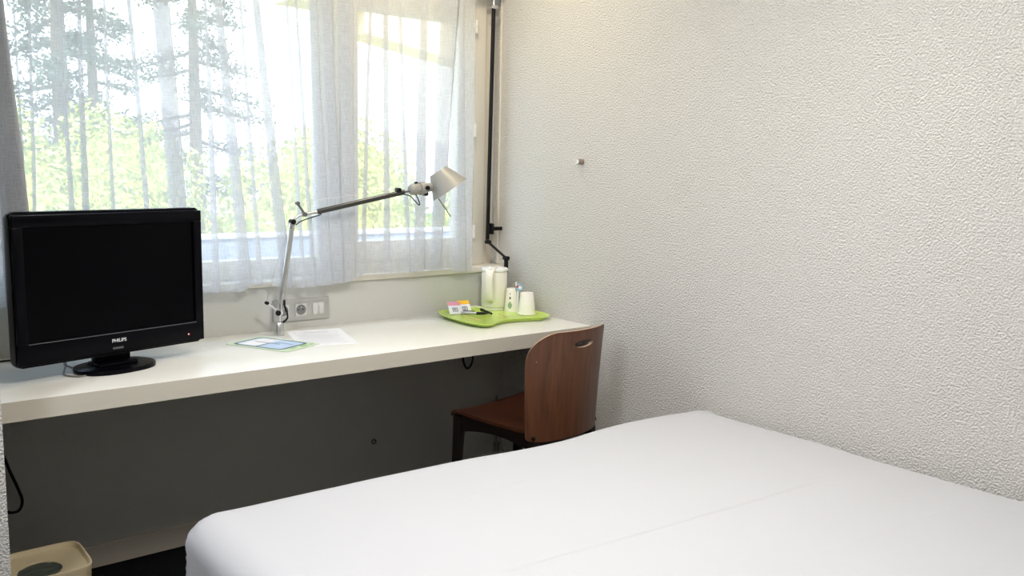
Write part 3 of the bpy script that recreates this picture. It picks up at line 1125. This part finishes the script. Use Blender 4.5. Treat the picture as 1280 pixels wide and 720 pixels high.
hc = math.atan2(-0.77, -0.64) - 0.25
f = NB()
for k in range(5):
    ww = (0.18, 0.27, 0.32, 0.27, 0.16)[k]
    wrap_patch(f, hc - ww, hc + ww, 0.012 + k * 0.0042, 0.0148 + k * 0.0042)
mesh_obj('emblem', f, M_green, bk)
f = NB()
wrap_patch(f, hc - 0.12, hc + 0.12, 0.042, 0.049)
wrap_patch(f, hc - 0.05, hc + 0.05, 0.056, 0.062)
mesh_obj('print', f, M_ink, bk)

# wrapped sweets / round blue token above the plain cup
bd = root('wrapped_token', 'round blue and red wrapped token standing behind the plain cup', 'packet', (-0.084, -0.205, TZ + 0.0005))
bd.scale = (1.15, 1.15, 1.1)
f = NB()
lathe(f, [(0, -0.004), (0.013, -0.004), (0.015, 0), (0.013, 0.004), (0, 0.004)], (0, 0, 0.094), 28, (-0.62, -0.77, 0.15))
mesh_obj('disc', f, mat('blue_foil', (0.28, 0.45, 0.58), 0.3), bd, 'auto')
f = NB()
lathe(f, [(0.005, 0.0042), (0, 0.0052)], (-0.006, 0.004, 0.098), 14, (-0.62, -0.77, 0.15))
mesh_obj('red_spot', f, mat('red_foil', (0.5, 0.06, 0.05), 0.4), bd)
f = NB()
lathe(f, [(0.0065, 0.0042), (0, 0.0052)], (0.002, -0.002, 0.093), 14, (-0.62, -0.77, 0.15))
mesh_obj('pale_spot', f, mat('pale_foil', (0.75, 0.8, 0.82), 0.4), bd)
f = NB()
tube(f, [(-0.002, 0.004, 0.0), (-0.004, 0.002, 0.081)], 0.004, 8)
tube(f, [(-0.007, 0.006, 0.096), (-0.010, 0.008, 0.116)], [0.005, 0.002], 8)
mesh_obj('stick', f, M_paper, bd)


# sachets leaning together
def sachet(loc, rz, lean, m_top, label):
    r = root('tea_sachet', label, 'sachet', loc, rz, 'sachets on the tray')
    r.rotation_euler = (lean, 0, rz)
    f = NB()
    box(f, (-0.026, -0.0015, 0.0), (0.026, 0.0015, 0.042), 0.0006)
    mesh_obj('label', f, M_paper, r, 'auto')
    f = NB()
    box(f, (-0.026, -0.0017, 0.0422), (0.026, 0.0017, 0.060), 0.0006)
    mesh_obj('flap', f, m_top, r, 'auto')
    f = NB()
    for (x0, z0, x1, z1) in ((-0.011, 0.012, 0.011, 0.0145), (-0.011, 0.027, 0.011, 0.030), (-0.011, 0.012, -0.0088, 0.030), (0.0088, 0.012, 0.011, 0.030), (-0.006, 0.018, 0.006, 0.020), (-0.006, 0.022, 0.004, 0.024)):
        box(f, (x0, -0.0021, z0), (x1, -0.0015, z1))
    mesh_obj('print', f, M_ink, r)
    return r


sachet((-0.352, -0.128, TZ + 0.003), -0.30, -0.75, mat('pink_paper', (0.75, 0.30, 0.38), 0.5), 'white sachet with pink flap leaning on the left of the tray')
sachet((-0.300, -0.126, TZ + 0.003), -0.22, -0.70, mat('orange_paper', (0.95, 0.52, 0.02), 0.5), 'white sachet with orange flap leaning beside the pink one')

pen = root('pen', 'silver and black ballpoint pen lying on the green tray', 'pen', (-0.285, -0.158, TZ + 0.0065))
f = NB()
a, b_ = Vector((-0.045, 0.025, 0.0)), Vector((0.045, -0.042, 0.0))
tube(f, [a, a + (b_ - a) * 0.55], 0.0062, 12)
mesh_obj('barrel', f, mat('grey_metal', (0.35, 0.36, 0.38), 0.3, 0.5), pen, 'auto')
f = NB()
tube(f, [a + (b_ - a) * 0.55, a + (b_ - a) * 0.85, b_], [0.0062, 0.005, 0.001], 12)
tube(f, [a + Vector((0.01, 0, 0.0085)), a + (b_ - a) * 0.5 + Vector((0, 0, 0.0085))], 0.0015, 6)
mesh_obj('grip', f, M_blackmatt, pen, 'auto')
f = NB()
tube(f, [(0.005, 0.045, 0.0), (-0.02, -0.06, 0.0)], [0.006, 0.004], 10)
tag(mesh_obj('marker_pen', f, M_blackmatt, None, 'auto', (-0.212, -0.150, TZ + 0.0065)), 'slim black pen lying right of the silver pen', 'pen')
M_stir = mat('birch', (0.72, 0.52, 0.30), 0.6)
for (p0, p1, lab) in (((-0.335, -0.150), (-0.345, -0.285), 'wooden stirrer lying in front of the pink sachet'), ((-0.185, -0.20), (-0.20, -0.275), 'wooden stirrer lying right of the pens')):
    f = NB()
    a, b_ = Vector((*p0, 0)), Vector((*p1, 0))
    d_ = (b_ - a).normalized()
    s_ = Vector((-d_.y, d_.x, 0)) * 0.0028
    prism(f, [tuple((a + s_).xy), tuple((a - s_).xy), tuple((b_ - s_).xy), tuple((b_ + s_).xy)], TZ + 0.0002, TZ + 0.0016)
    tag(mesh_obj('stirrer', f, M_stir), lab, 'stirrer', 'wooden stirrers')

# ------------------------------------------------------------------ chair
cth = math.radians(9.0)
chair = root('chair', 'brown bent plywood chair with handle slot pushed under the desk', 'chair', (-0.343, -0.562, 0), cth)
# local: +y towards the desk, +x right.  back chord at y=-0.19
CW, CS = 0.205, 0.090
CR = (CS * CS + CW * CW) / (2 * CS)
CA = math.asin(CW / CR)


def back_pt(u, z, off=0.0):
    """u in [-1,1] across, z height; off = outward (behind) offset"""
    b2 = u * CA
    q = (z - 0.38) / 0.42
    rake = -0.018 * q - 0.012 * q * q
    r = CR + off
    return Vector(((r * math.sin(b2)), -0.175 - (r * math.cos(b2) - CR + CS) + rake + 0.012, z))


def build_back():
    nu, nv = 72, 60
    bm = bmesh.new()
    zt, zb0 = 0.803, 0.408

    def top(u):
        w = 1 - abs(u)
        rc = 0.48
        if w < rc:
            return zt - 0.10 * (1 - math.sqrt(max(0, 1 - ((rc - w) / rc) ** 2))) ** 0.9 - 0.004 * abs(u)
        return zt - 0.004 * abs(u)

    def bot(u):
        w = 1 - abs(u)
        rc = 0.35
        base = zb0 + 0.008 * (1 - abs(u))
        if w < rc:
            return base + 0.014 * (1 - math.sqrt(max(0, 1 - ((rc - w) / rc) ** 2)))
        return base
    layers = []
    for off in (0.0, 0.011):
        rows = []
        for j in range(nv + 1):
            row = []
            for i in range(nu + 1):
                u = -1 + 2 * i / nu
                q = j / nv
                z = bot(u) + (top(u) - bot(u)) * q
                us = u * (0.90 + 0.10 * min(1, (z - 0.38) / 0.30))
                row.append(bm.verts.new(back_pt(us, z, off)))
            rows.append(row)
        layers.append(rows)
    A, B = layers
    for j in range(nv):
        for i in range(nu):
            bm.faces.new((A[j][i], A[j][i + 1], A[j + 1][i + 1], A[j + 1][i]))
            bm.faces.new((B[j][i], B[j + 1][i], B[j + 1][i + 1], B[j][i + 1]))
    for i in range(nu):
        for j in (0, nv):
            fc = bm.faces.new((A[j][i], A[j][i + 1], B[j][i + 1], B[j][i]))
            fc.material_index = 1
    for j in range(nv):
        for i in (0, nu):
            fc = bm.faces.new((A[j][i], A[j + 1][i], B[j + 1][i], B[j][i]))
            fc.material_index = 1
    bmesh.ops.recalc_face_normals(bm, faces=bm.faces)
    return bm


backo = mesh_obj('backrest', build_back(), [M_ply, M_plyedge], None)
# cut the handle slot
cut = NB()
poly = [(-0.012 + 0.048 * math.cos(2 * PI * k / 40), 0.752 + 0.0125 * math.copysign(abs(math.sin(2 * PI * k / 40)) ** 0.8, math.sin(2 * PI * k / 40))) for k in range(40)]
prism(cut, poly, 0.02, 0.5)
for v in cut.verts:
    v.co = Vector((v.co.x, -v.co.z, v.co.y))
cuto = mesh_obj('cutter', cut, M_plyedge)
md = backo.modifiers.new('slot', 'BOOLEAN')
md.object = cuto
md.operation = 'DIFFERENCE'
md.solver = 'EXACT'
dg = bpy.context.evaluated_depsgraph_get()
me = bpy.data.meshes.new_from_object(backo.evaluated_get(dg))
backo.modifiers.clear()
backo.data = me
bpy.data.objects.remove(cuto)
for p in me.polygons:
    p.use_smooth = True
me.set_sharp_from_angle(angle=math.radians(35))
backo.parent = chair

# seat
st = NB()
nu, nv = 36, 36
SX, SY0, SY1 = 0.195, -0.19, 0.205


def seat_pt(i, j, top):
    u = -1 + 2 * i / nu
    v = j / nv
    wy = SX * (0.90 + 0.10 * v)
    x = u * wy
    yb_ = SY0 - 0.035 * (1 - u * u)
    yf_ = SY1 - 0.015 * u * u
    y = yb_ + (yf_ - yb_) * v
    z = 0.432 + 0.012 * u * u + 0.016 * (v ** 3) - 0.012 * math.sin(PI * v) * (1 - u * u)
    z -= 0.020 * max(0, (v - 0.93) / 0.07) ** 2
    return Vector((x, y, z - (0 if top else 0.012)))


LT = [[[st.verts.new(seat_pt(i, j, t)) for i in range(nu + 1)] for j in range(nv + 1)] for t in (1, 0)]
for j in range(nv):
    for i in range(nu):
        st.faces.new((LT[0][j][i], LT[0][j][i + 1], LT[0][j + 1][i + 1], LT[0][j + 1][i]))
        st.faces.new((LT[1][j][i], LT[1][j + 1][i], LT[1][j + 1][i + 1], LT[1][j][i + 1]))
for i in range(nu):
    for j in (0, nv):
        st.faces.new((LT[0][j][i], LT[1][j][i], LT[1][j][i + 1], LT[0][j][i + 1]))
for j in range(nv):
    for i in (0, nu):
        st.faces.new((LT[0][j][i], LT[1][j][i], LT[1][j + 1][i], LT[0][j + 1][i]))
mesh_obj('seat', st, M_seat, chair, 'auto')


def leg(bm_, top_, bot_, w0, w1, d0, d1):
    vs = []
    for (c_, w, d) in ((bot_, w1, d1), (top_, w0, d0)):
        for (sx_, sy_) in ((-1, -1), (1, -1), (1, 1), (-1, 1)):
            vs.append(bm_.verts.new((c_[0] + sx_ * w / 2, c_[1] + sy_ * d / 2, c_[2])))
    bm_.faces.new(vs[:4][::-1])
    bm_.faces.new(vs[4:])
    for k in range(4):
        bm_.faces.new((vs[k], vs[(k + 1) % 4], vs[4 + (k + 1) % 4], vs[4 + k]))
    bmesh.ops.bevel(bm_, geom=list(bm_.edges), offset=0.003, segments=2, profile=0.5, affect='EDGES')
    return bm_


for s_ in (-1, 1):
    mesh_obj('leg', leg(NB(), (s_ * 0.168, 0.170, 0.428), (s_ * 0.178, 0.185, 0.0), 0.036, 0.022, 0.036, 0.022), M_legs, chair, 'auto')
    # rear leg rises along the back
    f = NB()
    leg(f, (s_ * 0.158, -0.185, 0.462), (s_ * 0.178, -0.245, 0.0), 0.030, 0.024, 0.034, 0.026)
    mesh_obj('leg', f, M_legs, chair, 'auto')
    # side rail with arched underside
    f = NB()
    n = 14
    ra = []
    for k in range(n + 1):
        q = k / n
        y = -0.18 + 0.335 * q
        zt_ = seat_pt(0 if s_ < 0 else nu, int(q * nv), False).z - 0.001
        zb_ = 0.372 + 0.022 * math.sin(PI * q)
        x = s_ * (0.158 + 0.012 * q)
        ra.append([f.verts.new((x + dx, y, z)) for dx, z in ((-0.010, zb_), (0.010, zb_), (0.010, zt_), (-0.010, zt_))])
    for p, q_ in zip(ra, ra[1:]):
        for k in range(4):
            f.faces.new((p[k], p[(k + 1) % 4], q_[(k + 1) % 4], q_[k]))
    f.faces.new(ra[0])
    f.faces.new(ra[-1][::-1])
    mesh_obj('side_rail', f, M_legs, chair, 'auto')
    f = NB()
    bp_ = back_pt(s_ * 0.80, 0.425, 0.012)
    nrm_ = Vector((math.sin(s_ * 0.80 * CA), -math.cos(s_ * 0.80 * CA), 0))
    lathe(f, [(0.0075, 0.0), (0.0075, 0.002), (0.004, 0.0035), (0, 0.0035)], bp_, 16, nrm_)
    mesh_obj('bolt', f, M_legs, chair, 'auto')
f = NB()
box(f, (-0.155, 0.16, 0.375), (0.155, 0.18, 0.43), 0.002)
mesh_obj('front_rail', f, M_legs, chair, 'auto')
f = NB()
box(f, (-0.145, -0.195, 0.375), (0.145, -0.175, 0.412), 0.002)
mesh_obj('rear_rail', f, M_legs, chair, 'auto')
f = NB()
bp_ = back_pt(-0.84, 0.700, 0.0105)
nrm_ = Vector((math.sin(-0.84 * CA), -math.cos(0.84 * CA), 0))
lathe(f, [(0.004, 0.0), (0.0, 0.001)], bp_, 10, nrm_)
mesh_obj('chip_mark', f, M_plyedge, chair)

# ------------------------------------------------------------------ waste bin
bn = root('waste_bin', 'beige plastic waste bin with round opening on floor under the desk', 'bin', (-1.958, -0.468, 0.0))
f = NB()
secs = [(0.092, 0.0), (0.094, 0.004), (0.103, 0.245), (0.105, 0.255), (0.1045, 0.260), (0.100, 0.260), (0.095, 0.248), (0.086, 0.244)]


def rsq(hw, n=64):
    """rounded square sampled evenly by angle"""
    o_ = []
    for k in range(n):
        a = 2 * PI * k / n
        c_, s_ = math.cos(a), math.sin(a)
        rr_ = hw / (abs(c_) ** 6 + abs(s_) ** 6) ** (1 / 6)
        o_.append((c_ * rr_, s_ * rr_))
    return o_


rings = []
for (hw, z) in secs:
    poly = rsq(hw)
    rings.append([f.verts.new((x, y, z)) for x, y in poly])
n = len(rings[0])
for ra, rb in zip(rings, rings[1:]):
    for k in range(n):
        f.faces.new((ra[k], ra[(k + 1) % n], rb[(k + 1) % n], rb[k]))
f.faces.new(rings[0][::-1])
# lid surface down to the round hole
poly = rsq(0.086)
HC = (-0.016, -0.012)
hole = []
for (x, y) in poly:
    a = math.atan2(y - HC[1], x - HC[0])
    hole.append((HC[0] + 0.058 * math.cos(a), HC[1] + 0.058 * math.sin(a)))
r2 = [f.verts.new((x, y, 0.2435)) for x, y in hole]
r3 = [f.verts.new((HC[0] + (x - HC[0]) * 0.94, HC[1] + (y - HC[1]) * 0.96, 0.2415)) for x, y in hole]
r4 = [f.verts.new((HC[0] + (x - HC[0]) * 0.94, HC[1] + (y - HC[1]) * 0.96, 0.236)) for x, y in hole]
for ra, rb in ((rings[-1], r2), (r2, r3), (r3, r4)):
    for k in range(n):
        f.faces.new((ra[k], ra[(k + 1) % n], rb[(k + 1) % n], rb[k]))
mesh_obj('bin_body', f, M_bin, bn, 'auto')
f = NB()
v_ = []
gr = 14
for j in range(gr + 1):
    row = []
    for i in range(gr + 1):
        x, y = -1 + 2 * i / gr, -1 + 2 * j / gr
        k = max(abs(x), abs(y)) / max(1e-6, math.hypot(x, y)) if (x or y) else 1
        row.append(f.verts.new((HC[0] + x * k * 0.0555, HC[1] + y * k * 0.0555, 0.2385 + 0.003 * noise.noise(Vector((x * 2.2, y * 2.2, 5))))))
    v_.append(row)
for j in range(gr):
    for i in range(gr):
        f.faces.new((v_[j][i], v_[j][i + 1], v_[j + 1][i + 1], v_[j + 1][i]))
mesh_obj('bin_liner', f, mat('grey_liner', (0.055, 0.065, 0.055), 0.4), bn, True)

# ------------------------------------------------------------------ wall fittings
pg = root('wall_peg', 'small round brown metal peg sticking out of the plaster wall', 'peg', (0, -0.478, 1.384))
f = NB()
lathe(f, [(0, 0), (0.011, 0), (0.011, 0.026), (0.0105, 0.028), (0, 0.028)], (0, 0, 0), 24, (-1, 0, 0))
mesh_obj('peg_body', f, mat('brown_grey_metal', (0.27, 0.21, 0.16), 0.5), pg, 'auto')
f = NB()
lathe(f, [(0.0098, 0.0282), (0.009, 0.0292), (0, 0.0294)], (0, 0, 0), 24, (-1, 0, 0))
mesh_obj('peg_face', f, M_white, pg, 'auto')

ck = root('shutter_crank', 'black shutter crank rod hanging in the corner beside the window', 'crank', (-0.075, 0.03, 0.8))
KO = Vector((-0.075, 0.03, 0.8))
f = NB()
tube(f, [Vector((-0.066, 0.03, 2.03)) - KO, Vector((-0.078, 0.03, 1.040)) - KO], 0.0085, 14)
mesh_obj('rod', f, M_blackmatt, ck, 'auto')
f = NB()
tube(f, [Vector((-0.066, 0.03, 2.035)) - KO, Vector((-0.066, 0.03, 2.09)) - KO], 0.006, 12)
box(f, Vector((-0.085, 0.02, 2.02)) - KO, Vector((-0.05, 0.05, 2.035)) - KO, 0.002)
mesh_obj('hook', f, M_chrome, ck, 'auto')
f = NB()
tube(f, [Vector((-0.080, 0.022, 1.030)) - KO, Vector((-0.047, -0.066, 0.966)) - KO], 0.0055, 12)
tube(f, [Vector((-0.078, 0.038, 1.030)) - KO, Vector((-0.078, 0.012, 1.030)) - KO], 0.009, 14)
tube(f, [Vector((-0.047, -0.052, 0.966)) - KO, Vector((-0.047, -0.080, 0.966)) - KO], 0.009, 14)
mesh_obj('crank_arm', f, M_blackmatt, ck, 'auto')
f = NB()
tube(f, [Vector((-0.047, -0.066, 0.962)) - KO, Vector((-0.047, -0.066, 0.83)) - KO], 0.0095, 14)
mesh_obj('grip', f, M_blackmatt, ck, 'auto')
cp = root('rod_clip', 'black clip on the wall holding the shutter crank rod', 'clip', (0, 0.03, 1.085))
f = NB()
box(f, (-0.062, -0.006, -0.006), (0, 0.006, 0.010), 0.002)
box(f, (-0.066, -0.014, -0.022), (-0.052, 0.014, 0.026), 0.003)
mesh_obj('clip_body', f, M_blackmatt, cp, 'auto')

f = NB()
tube(f, smooth_path([(-0.25, -0.03, 0.683), (-0.247, -0.03, 0.56), (-0.236, -0.03, 0.51), (-0.218, -0.03, 0.492), (-0.198, -0.03, 0.512), (-0.190, -0.03, 0.56), (-0.188, -0.03, 0.683)], 8), 0.0045, 8)
tag(mesh_obj('cable', f, M_blackmatt, None, True), 'short black cable loop hanging under the desk beside the chair', 'cable')
f = NB()
tube(f, smooth_path([(-2.00, -0.02, 0.60), (-1.985, -0.02, 0.47), (-1.968, -0.02, 0.40), (-1.946, -0.02, 0.33), (-1.935, -0.02, 0.285), (-1.944, -0.02, 0.256), (-1.965, -0.02, 0.252), (-1.99, -0.02, 0.262), (-2.03, -0.02, 0.27)], 8), 0.0045, 8)
tag(mesh_obj('cable', f, M_blackmatt, None, True), 'black cable drooping along the left wall edge above the bin', 'cable')
f = NB()
n = 20
for k in range(n):
    pass
tube(f, [Vector((-0.664 + 0.009 * math.cos(2 * PI * k / n), -0.002, 0.239 + 0.009 * math.sin(2 * PI * k / n))) for k in range(n + 1)], 0.0018, 6)
tag(mesh_obj('wall_ring', f, M_blackmatt, None, True), 'tiny dark ring fixed on the wall below the desk', 'ring')
f = NB()
box(f, (-0.048, -0.012, 0.082), (-0.020, 0, 0.125), 0.002)
box(f, (-0.040, -0.008, 0.125), (-0.034, 0, 0.34))
tag(mesh_obj('junction_box', f, mat('dark_beige_plastic', (0.30, 0.27, 0.22), 0.5), None, 'auto'), 'small junction box low on the wall behind the chair', 'box')

# ------------------------------------------------------------------ fill lamps, added out of view to even out the room light
cl_ = root('fill_lamp_bed', 'round white fill lamp added out of view above the middle of the bed', 'lamp', (-1.2, -1.95, ZC))
mesh_obj('fill_lamp_base', lathe(NB(), [(0, 0), (0.2, 0), (0.2, -0.03), (0, -0.03)], seg=40), M_white, cl_, 'auto')
M_diff = bpy.data.materials.new('lit_fill_diffuser')
M_diff.use_nodes = True
e = M_diff.node_tree.nodes['Principled BSDF']
e.inputs['Base Color'].default_value = (0.9, 0.9, 0.88, 1)
e.inputs['Emission Color'].default_value = (1.0, 0.96, 0.9, 1)
e.inputs['Emission Strength'].default_value = 3.0
mesh_obj('fill_diffuser', lathe(NB(), [(0.19, -0.031), (0.185, -0.05), (0.14, -0.075), (0, -0.09)], seg=40), M_diff, cl_, True)
la = bpy.data.lights.new('fill_lamp_bed_light', 'AREA')
la.shape = 'DISK'
la.size = 0.5
la.energy = FILL_BED
la.color = (1.0, 0.96, 0.91)
lo = bpy.data.objects.new('fill_lamp_bed_light', la)
C.objects.link(lo)
lo.location = (-1.2, -1.95, ZC - 0.10)

rl = root('fill_lamp_left', 'round white fill lamp added out of view over the floor left of the bed', 'lamp', (-2.95, -1.72, ZC))  # unseen cool fill added to lift the bed side and right wall
mesh_obj('fill_lamp_base', lathe(NB(), [(0, 0), (0.15, 0), (0.15, -0.03), (0, -0.03)], seg=40), M_white, rl, 'auto')
mesh_obj('fill_diffuser', lathe(NB(), [(0.14, -0.031), (0.135, -0.05), (0.10, -0.07), (0, -0.08)], seg=40), M_diff, rl, True)
la = bpy.data.lights.new('fill_lamp_left_light', 'AREA')
la.shape = 'DISK'
la.size = 0.45
la.energy = FILL_LEFT
la.color = (0.86, 0.91, 1.0)
lo = bpy.data.objects.new('fill_lamp_left_light', la)
C.objects.link(lo)
lo.location = (-2.95, -1.72, ZC - 0.10)
lo.rotation_euler = (0, math.radians(-48), 0)

sp_ = root('fill_spotlight', 'small warm fill spotlight added out of view above the right end of the desk', 'lamp', (-0.55, -0.40, ZC))  # unseen warm fill added to brighten wall and curtain near the corner
mesh_obj('fill_lamp_ring', lathe(NB(), [(0, 0), (0.10, 0), (0.10, -0.012), (0.085, -0.016), (0.083, -0.006), (0, -0.006)], seg=36), M_white, sp_, 'auto')
mesh_obj('fill_diffuser', lathe(NB(), [(0.082, -0.0065), (0.06, -0.010), (0, -0.012)], seg=36), M_diff, sp_, True)
la = bpy.data.lights.new('fill_spotlight_light', 'AREA')
la.shape = 'DISK'
la.size = 0.16
la.energy = SPOT
la.color = (1.0, 0.86, 0.62)
lo = bpy.data.objects.new('fill_spotlight_light', la)
C.objects.link(lo)
lo.location = (-0.55, -0.40, ZC - 0.02)

# ------------------------------------------------------------------ outside
# ------------------------------------------------------------------ outside, further away
M_ground = mat('pale_paving', (0.38, 0.37, 0.36), 0.9)
M_grass = mat('grass', (0.13, 0.22, 0.05), 0.9)
M_parapet = mat('balcony_render', (0.34, 0.40, 0.52), 0.8)
M_cream = mat('cream_render', (0.85, 0.66, 0.42), 0.8)
struct('ground', box(NB(), (-40, 1.3, -3.2), (60, 90, -3.0)), M_grass)
struct('balcony_floor', box(NB(), (-6, 0.2, 0.55), (4, 1.2, 0.70)), M_ground)
par = root('balcony_parapet', 'pale balcony parapet with bright coping outside the window', 'parapet', (0, 1.2, 0.70))
mesh_obj('wall_panel', box(NB(), (-6, 0, -0.4), (4, 0.12, 0.275), 0.004), M_parapet, par)
mesh_obj('coping', box(NB(), (-6, -0.01, 0.277), (4, 0.16, 0.293), 0.004), M_white, par)
# sloping cream eave of the neighbouring wing
bm = NB()
poly = [(0.14, 2.20), (0.14, 2.092), (0.80, 1.995), (2.2, 1.80), (2.2, 3.2), (0.14, 3.0), (0.14, 2.2)]
poly = [(0.14, 2.092), (0.80, 1.995), (2.2, 1.80), (2.2, 3.2), (-0.3, 3.0), (-0.3, 2.225), (0.14, 2.215)]
prism(bm, poly, 0, 0.25)
for v in bm.verts:
    v.co = Vector((v.co.x, 1.5 + v.co.z, v.co.y))
tag(mesh_obj('eave_panel', bm, M_cream), 'cream sloping eave of the building seen through the curtain top right', 'eave')


def leaf_mat(name, c1, c2):
    m = mat(name, c1, 0.7, spec=0.2)
    b = m.node_tree.nodes['Principled BSDF']
    gi = N(m, 'ShaderNodeNewGeometry')
    r = N(m, 'ShaderNodeValToRGB')
    r.color_ramp.elements[0].color = (*c1, 1)
    r.color_ramp.elements[1].color = (*c2, 1)
    LK(m, gi.outputs['Random Per Island'], r.inputs[0])
    LK(m, r.outputs[0], b.inputs['Base Color'])
    return m


M_hedge = leaf_mat('hedge_leaves', (0.20, 0.27, 0.05), (0.78, 0.74, 0.22))
M_conifer = leaf_mat('conifer_needles', (0.06, 0.08, 0.06), (0.15, 0.17, 0.12))
M_bark = mat('bark', (0.10, 0.07, 0.05), 0.9)


def leaves(bm, centre_fn, n, size, rnd):
    for _ in range(n):
        c_, d_ = centre_fn(rnd)
        s_ = size * rnd.uniform(0.6, 1.3)
        x = Vector((rnd.gauss(0, 1), rnd.gauss(0, 1), rnd.gauss(0, 1))).normalized()
        x = (x * 0.6 + d_ * 0.7).normalized()
        y = x.cross(Vector((rnd.gauss(0, 1), rnd.gauss(0, 1), rnd.gauss(0, 1)))).normalized()
        x2 = y.cross(x)
        bm.faces.new([bm.verts.new(c_ + (x2 * a + y * b2) * s_) for a, b2 in ((-1, 0), (0, 0.5), (1, 0), (0, -0.5))])


def shrub(loc, r, h, seed, label, cat='shrub'):
    rnd = random.Random(seed)
    t = root('hedge_shrub', label, cat, loc, 0, 'shrubs of the hedge beyond the balcony')

    def fn(rd):
        th, ph = rd.uniform(0, 2 * PI), math.acos(rd.uniform(-0.5, 1))
        d = Vector((math.sin(ph) * math.cos(th), math.sin(ph) * math.sin(th), math.cos(ph)))
        k = 1 + 0.22 * noise.noise(d * 2.4 + Vector((seed, 0, 0)))
        rad = rd.uniform(0.80, 1.02) * k
        return Vector((d.x * r * rad, d.y * r * rad, h * 0.52 + d.z * h * 0.48 * rad)), d
    bm = NB()
    leaves(bm, fn, 10000, 0.05, rnd)
    bmesh.ops.recalc_face_normals(bm, faces=bm.faces)
    mesh_obj('foliage', bm, M_hedge, t)
    core = NB()
    bmesh.ops.create_icosphere(core, subdivisions=3, radius=1)
    for v in core.verts:
        v.co = Vector((v.co.x * r * 0.78, v.co.y * r * 0.78, h * 0.5 + v.co.z * h * 0.42)) * (1 + 0.08 * noise.noise(v.co * 2))
    mesh_obj('branches', core, M_hedge, t)
    mesh_obj('trunk', tube(NB(), [(0, 0, 0), (0, 0, h * 0.5)], [0.12, 0.06], 8), M_bark, t)
    return t


names = ['leftmost leafy shrub of the sunlit hedge seen through the curtain', 'leafy hedge shrub behind the television seen through the curtain',
         'leafy hedge shrub seen left of the lamp elbow through the curtain', 'leafy hedge shrub seen above the lamp upper arm through the curtain',
         'leafy hedge shrub seen just left of the lamp shade through the curtain', 'rightmost leafy shrub of the hedge behind the lamp shade']
for i, (x, y, r, h) in enumerate(((-0.9, 7.4, 1.4, 4.8), (1.3, 11.2, 1.5, 5.1), (2.6, 7.4, 1.35, 4.8), (5.2, 11.2, 1.55, 5.2), (6.1, 7.4, 1.4, 4.8), (9.0, 11.2, 1.6, 5.1))):
    shrub((x, y, -3.0), r, h, 20 + i, names[i])


def conifer(loc, r, h, seed, label):
    rnd = random.Random(seed)
    t = root('conifer_tree', label, 'tree', loc, 0, 'conifers beyond the hedge')
    brs = []
    nb = 46
    for k in range(nb):
        q = 0.18 + 0.8 * k / nb
        z = h * q
        th = rnd.uniform(0, 2 * PI)
        ln = r * (1 - q) ** 0.75 * rnd.uniform(0.7, 1.15) + 0.2
        brs.append((z, th, ln))

    def fn(rd):
        z, th, ln = rd.choice(brs)
        u = rd.uniform(0.15, 1) ** 0.7
        p = Vector((math.cos(th) * ln * u, math.sin(th) * ln * u, z - 0.25 * ln * u * u))
        p += Vector((rd.gauss(0, 1), rd.gauss(0, 1), rd.gauss(0, 0.45))) * 0.16 * ln ** 0.5
        return p, Vector((0, 0, 1))
    bm = NB()
    leaves(bm, fn, 14000, 0.06, rnd)
    mesh_obj('foliage', bm, M_conifer, t)
    bm = NB()
    tube(bm, [(0, 0, 0), (0, 0, h * 0.5), (0, 0, h)], [0.22, 0.14, 0.03], 8)
    for z, th, ln in brs:
        tube(bm, [(0, 0, z), (math.cos(th) * ln, math.sin(th) * ln, z - 0.25 * ln)], [0.05, 0.01], 5)
    mesh_obj('trunk', bm, M_bark, t)
    return t


conifer((1.5, 15.5, -3.0), 1.9, 12.0, 5, 'tall dark conifer seen through the curtain above the television')
conifer((5.4, 19.5, -3.0), 2.4, 12.5, 8, 'dark conifer seen through the curtain between television and lamp elbow')
conifer((4.6, 26.0, -3.0), 2.2, 13.5, 9, 'more distant conifer standing between the two nearer ones')

hl = NB()
bmesh.ops.create_grid(hl, x_segments=60, y_segments=10, size=1)
for v in hl.verts:
    x, y = v.co.x, v.co.y
    v.co = Vector((40 + x * 45, 75 + y * 10, -3 + 8.5 * (0.5 + 0.5 * math.cos(y * PI)) * (0.75 + 0.35 * noise.noise(Vector((x * 4, 0, 0))))))
hill = mesh_obj('hill', hl, mat('hazy_hill', (0.46, 0.42, 0.44), 1.0), None, True)
hill['kind'] = 'structure'
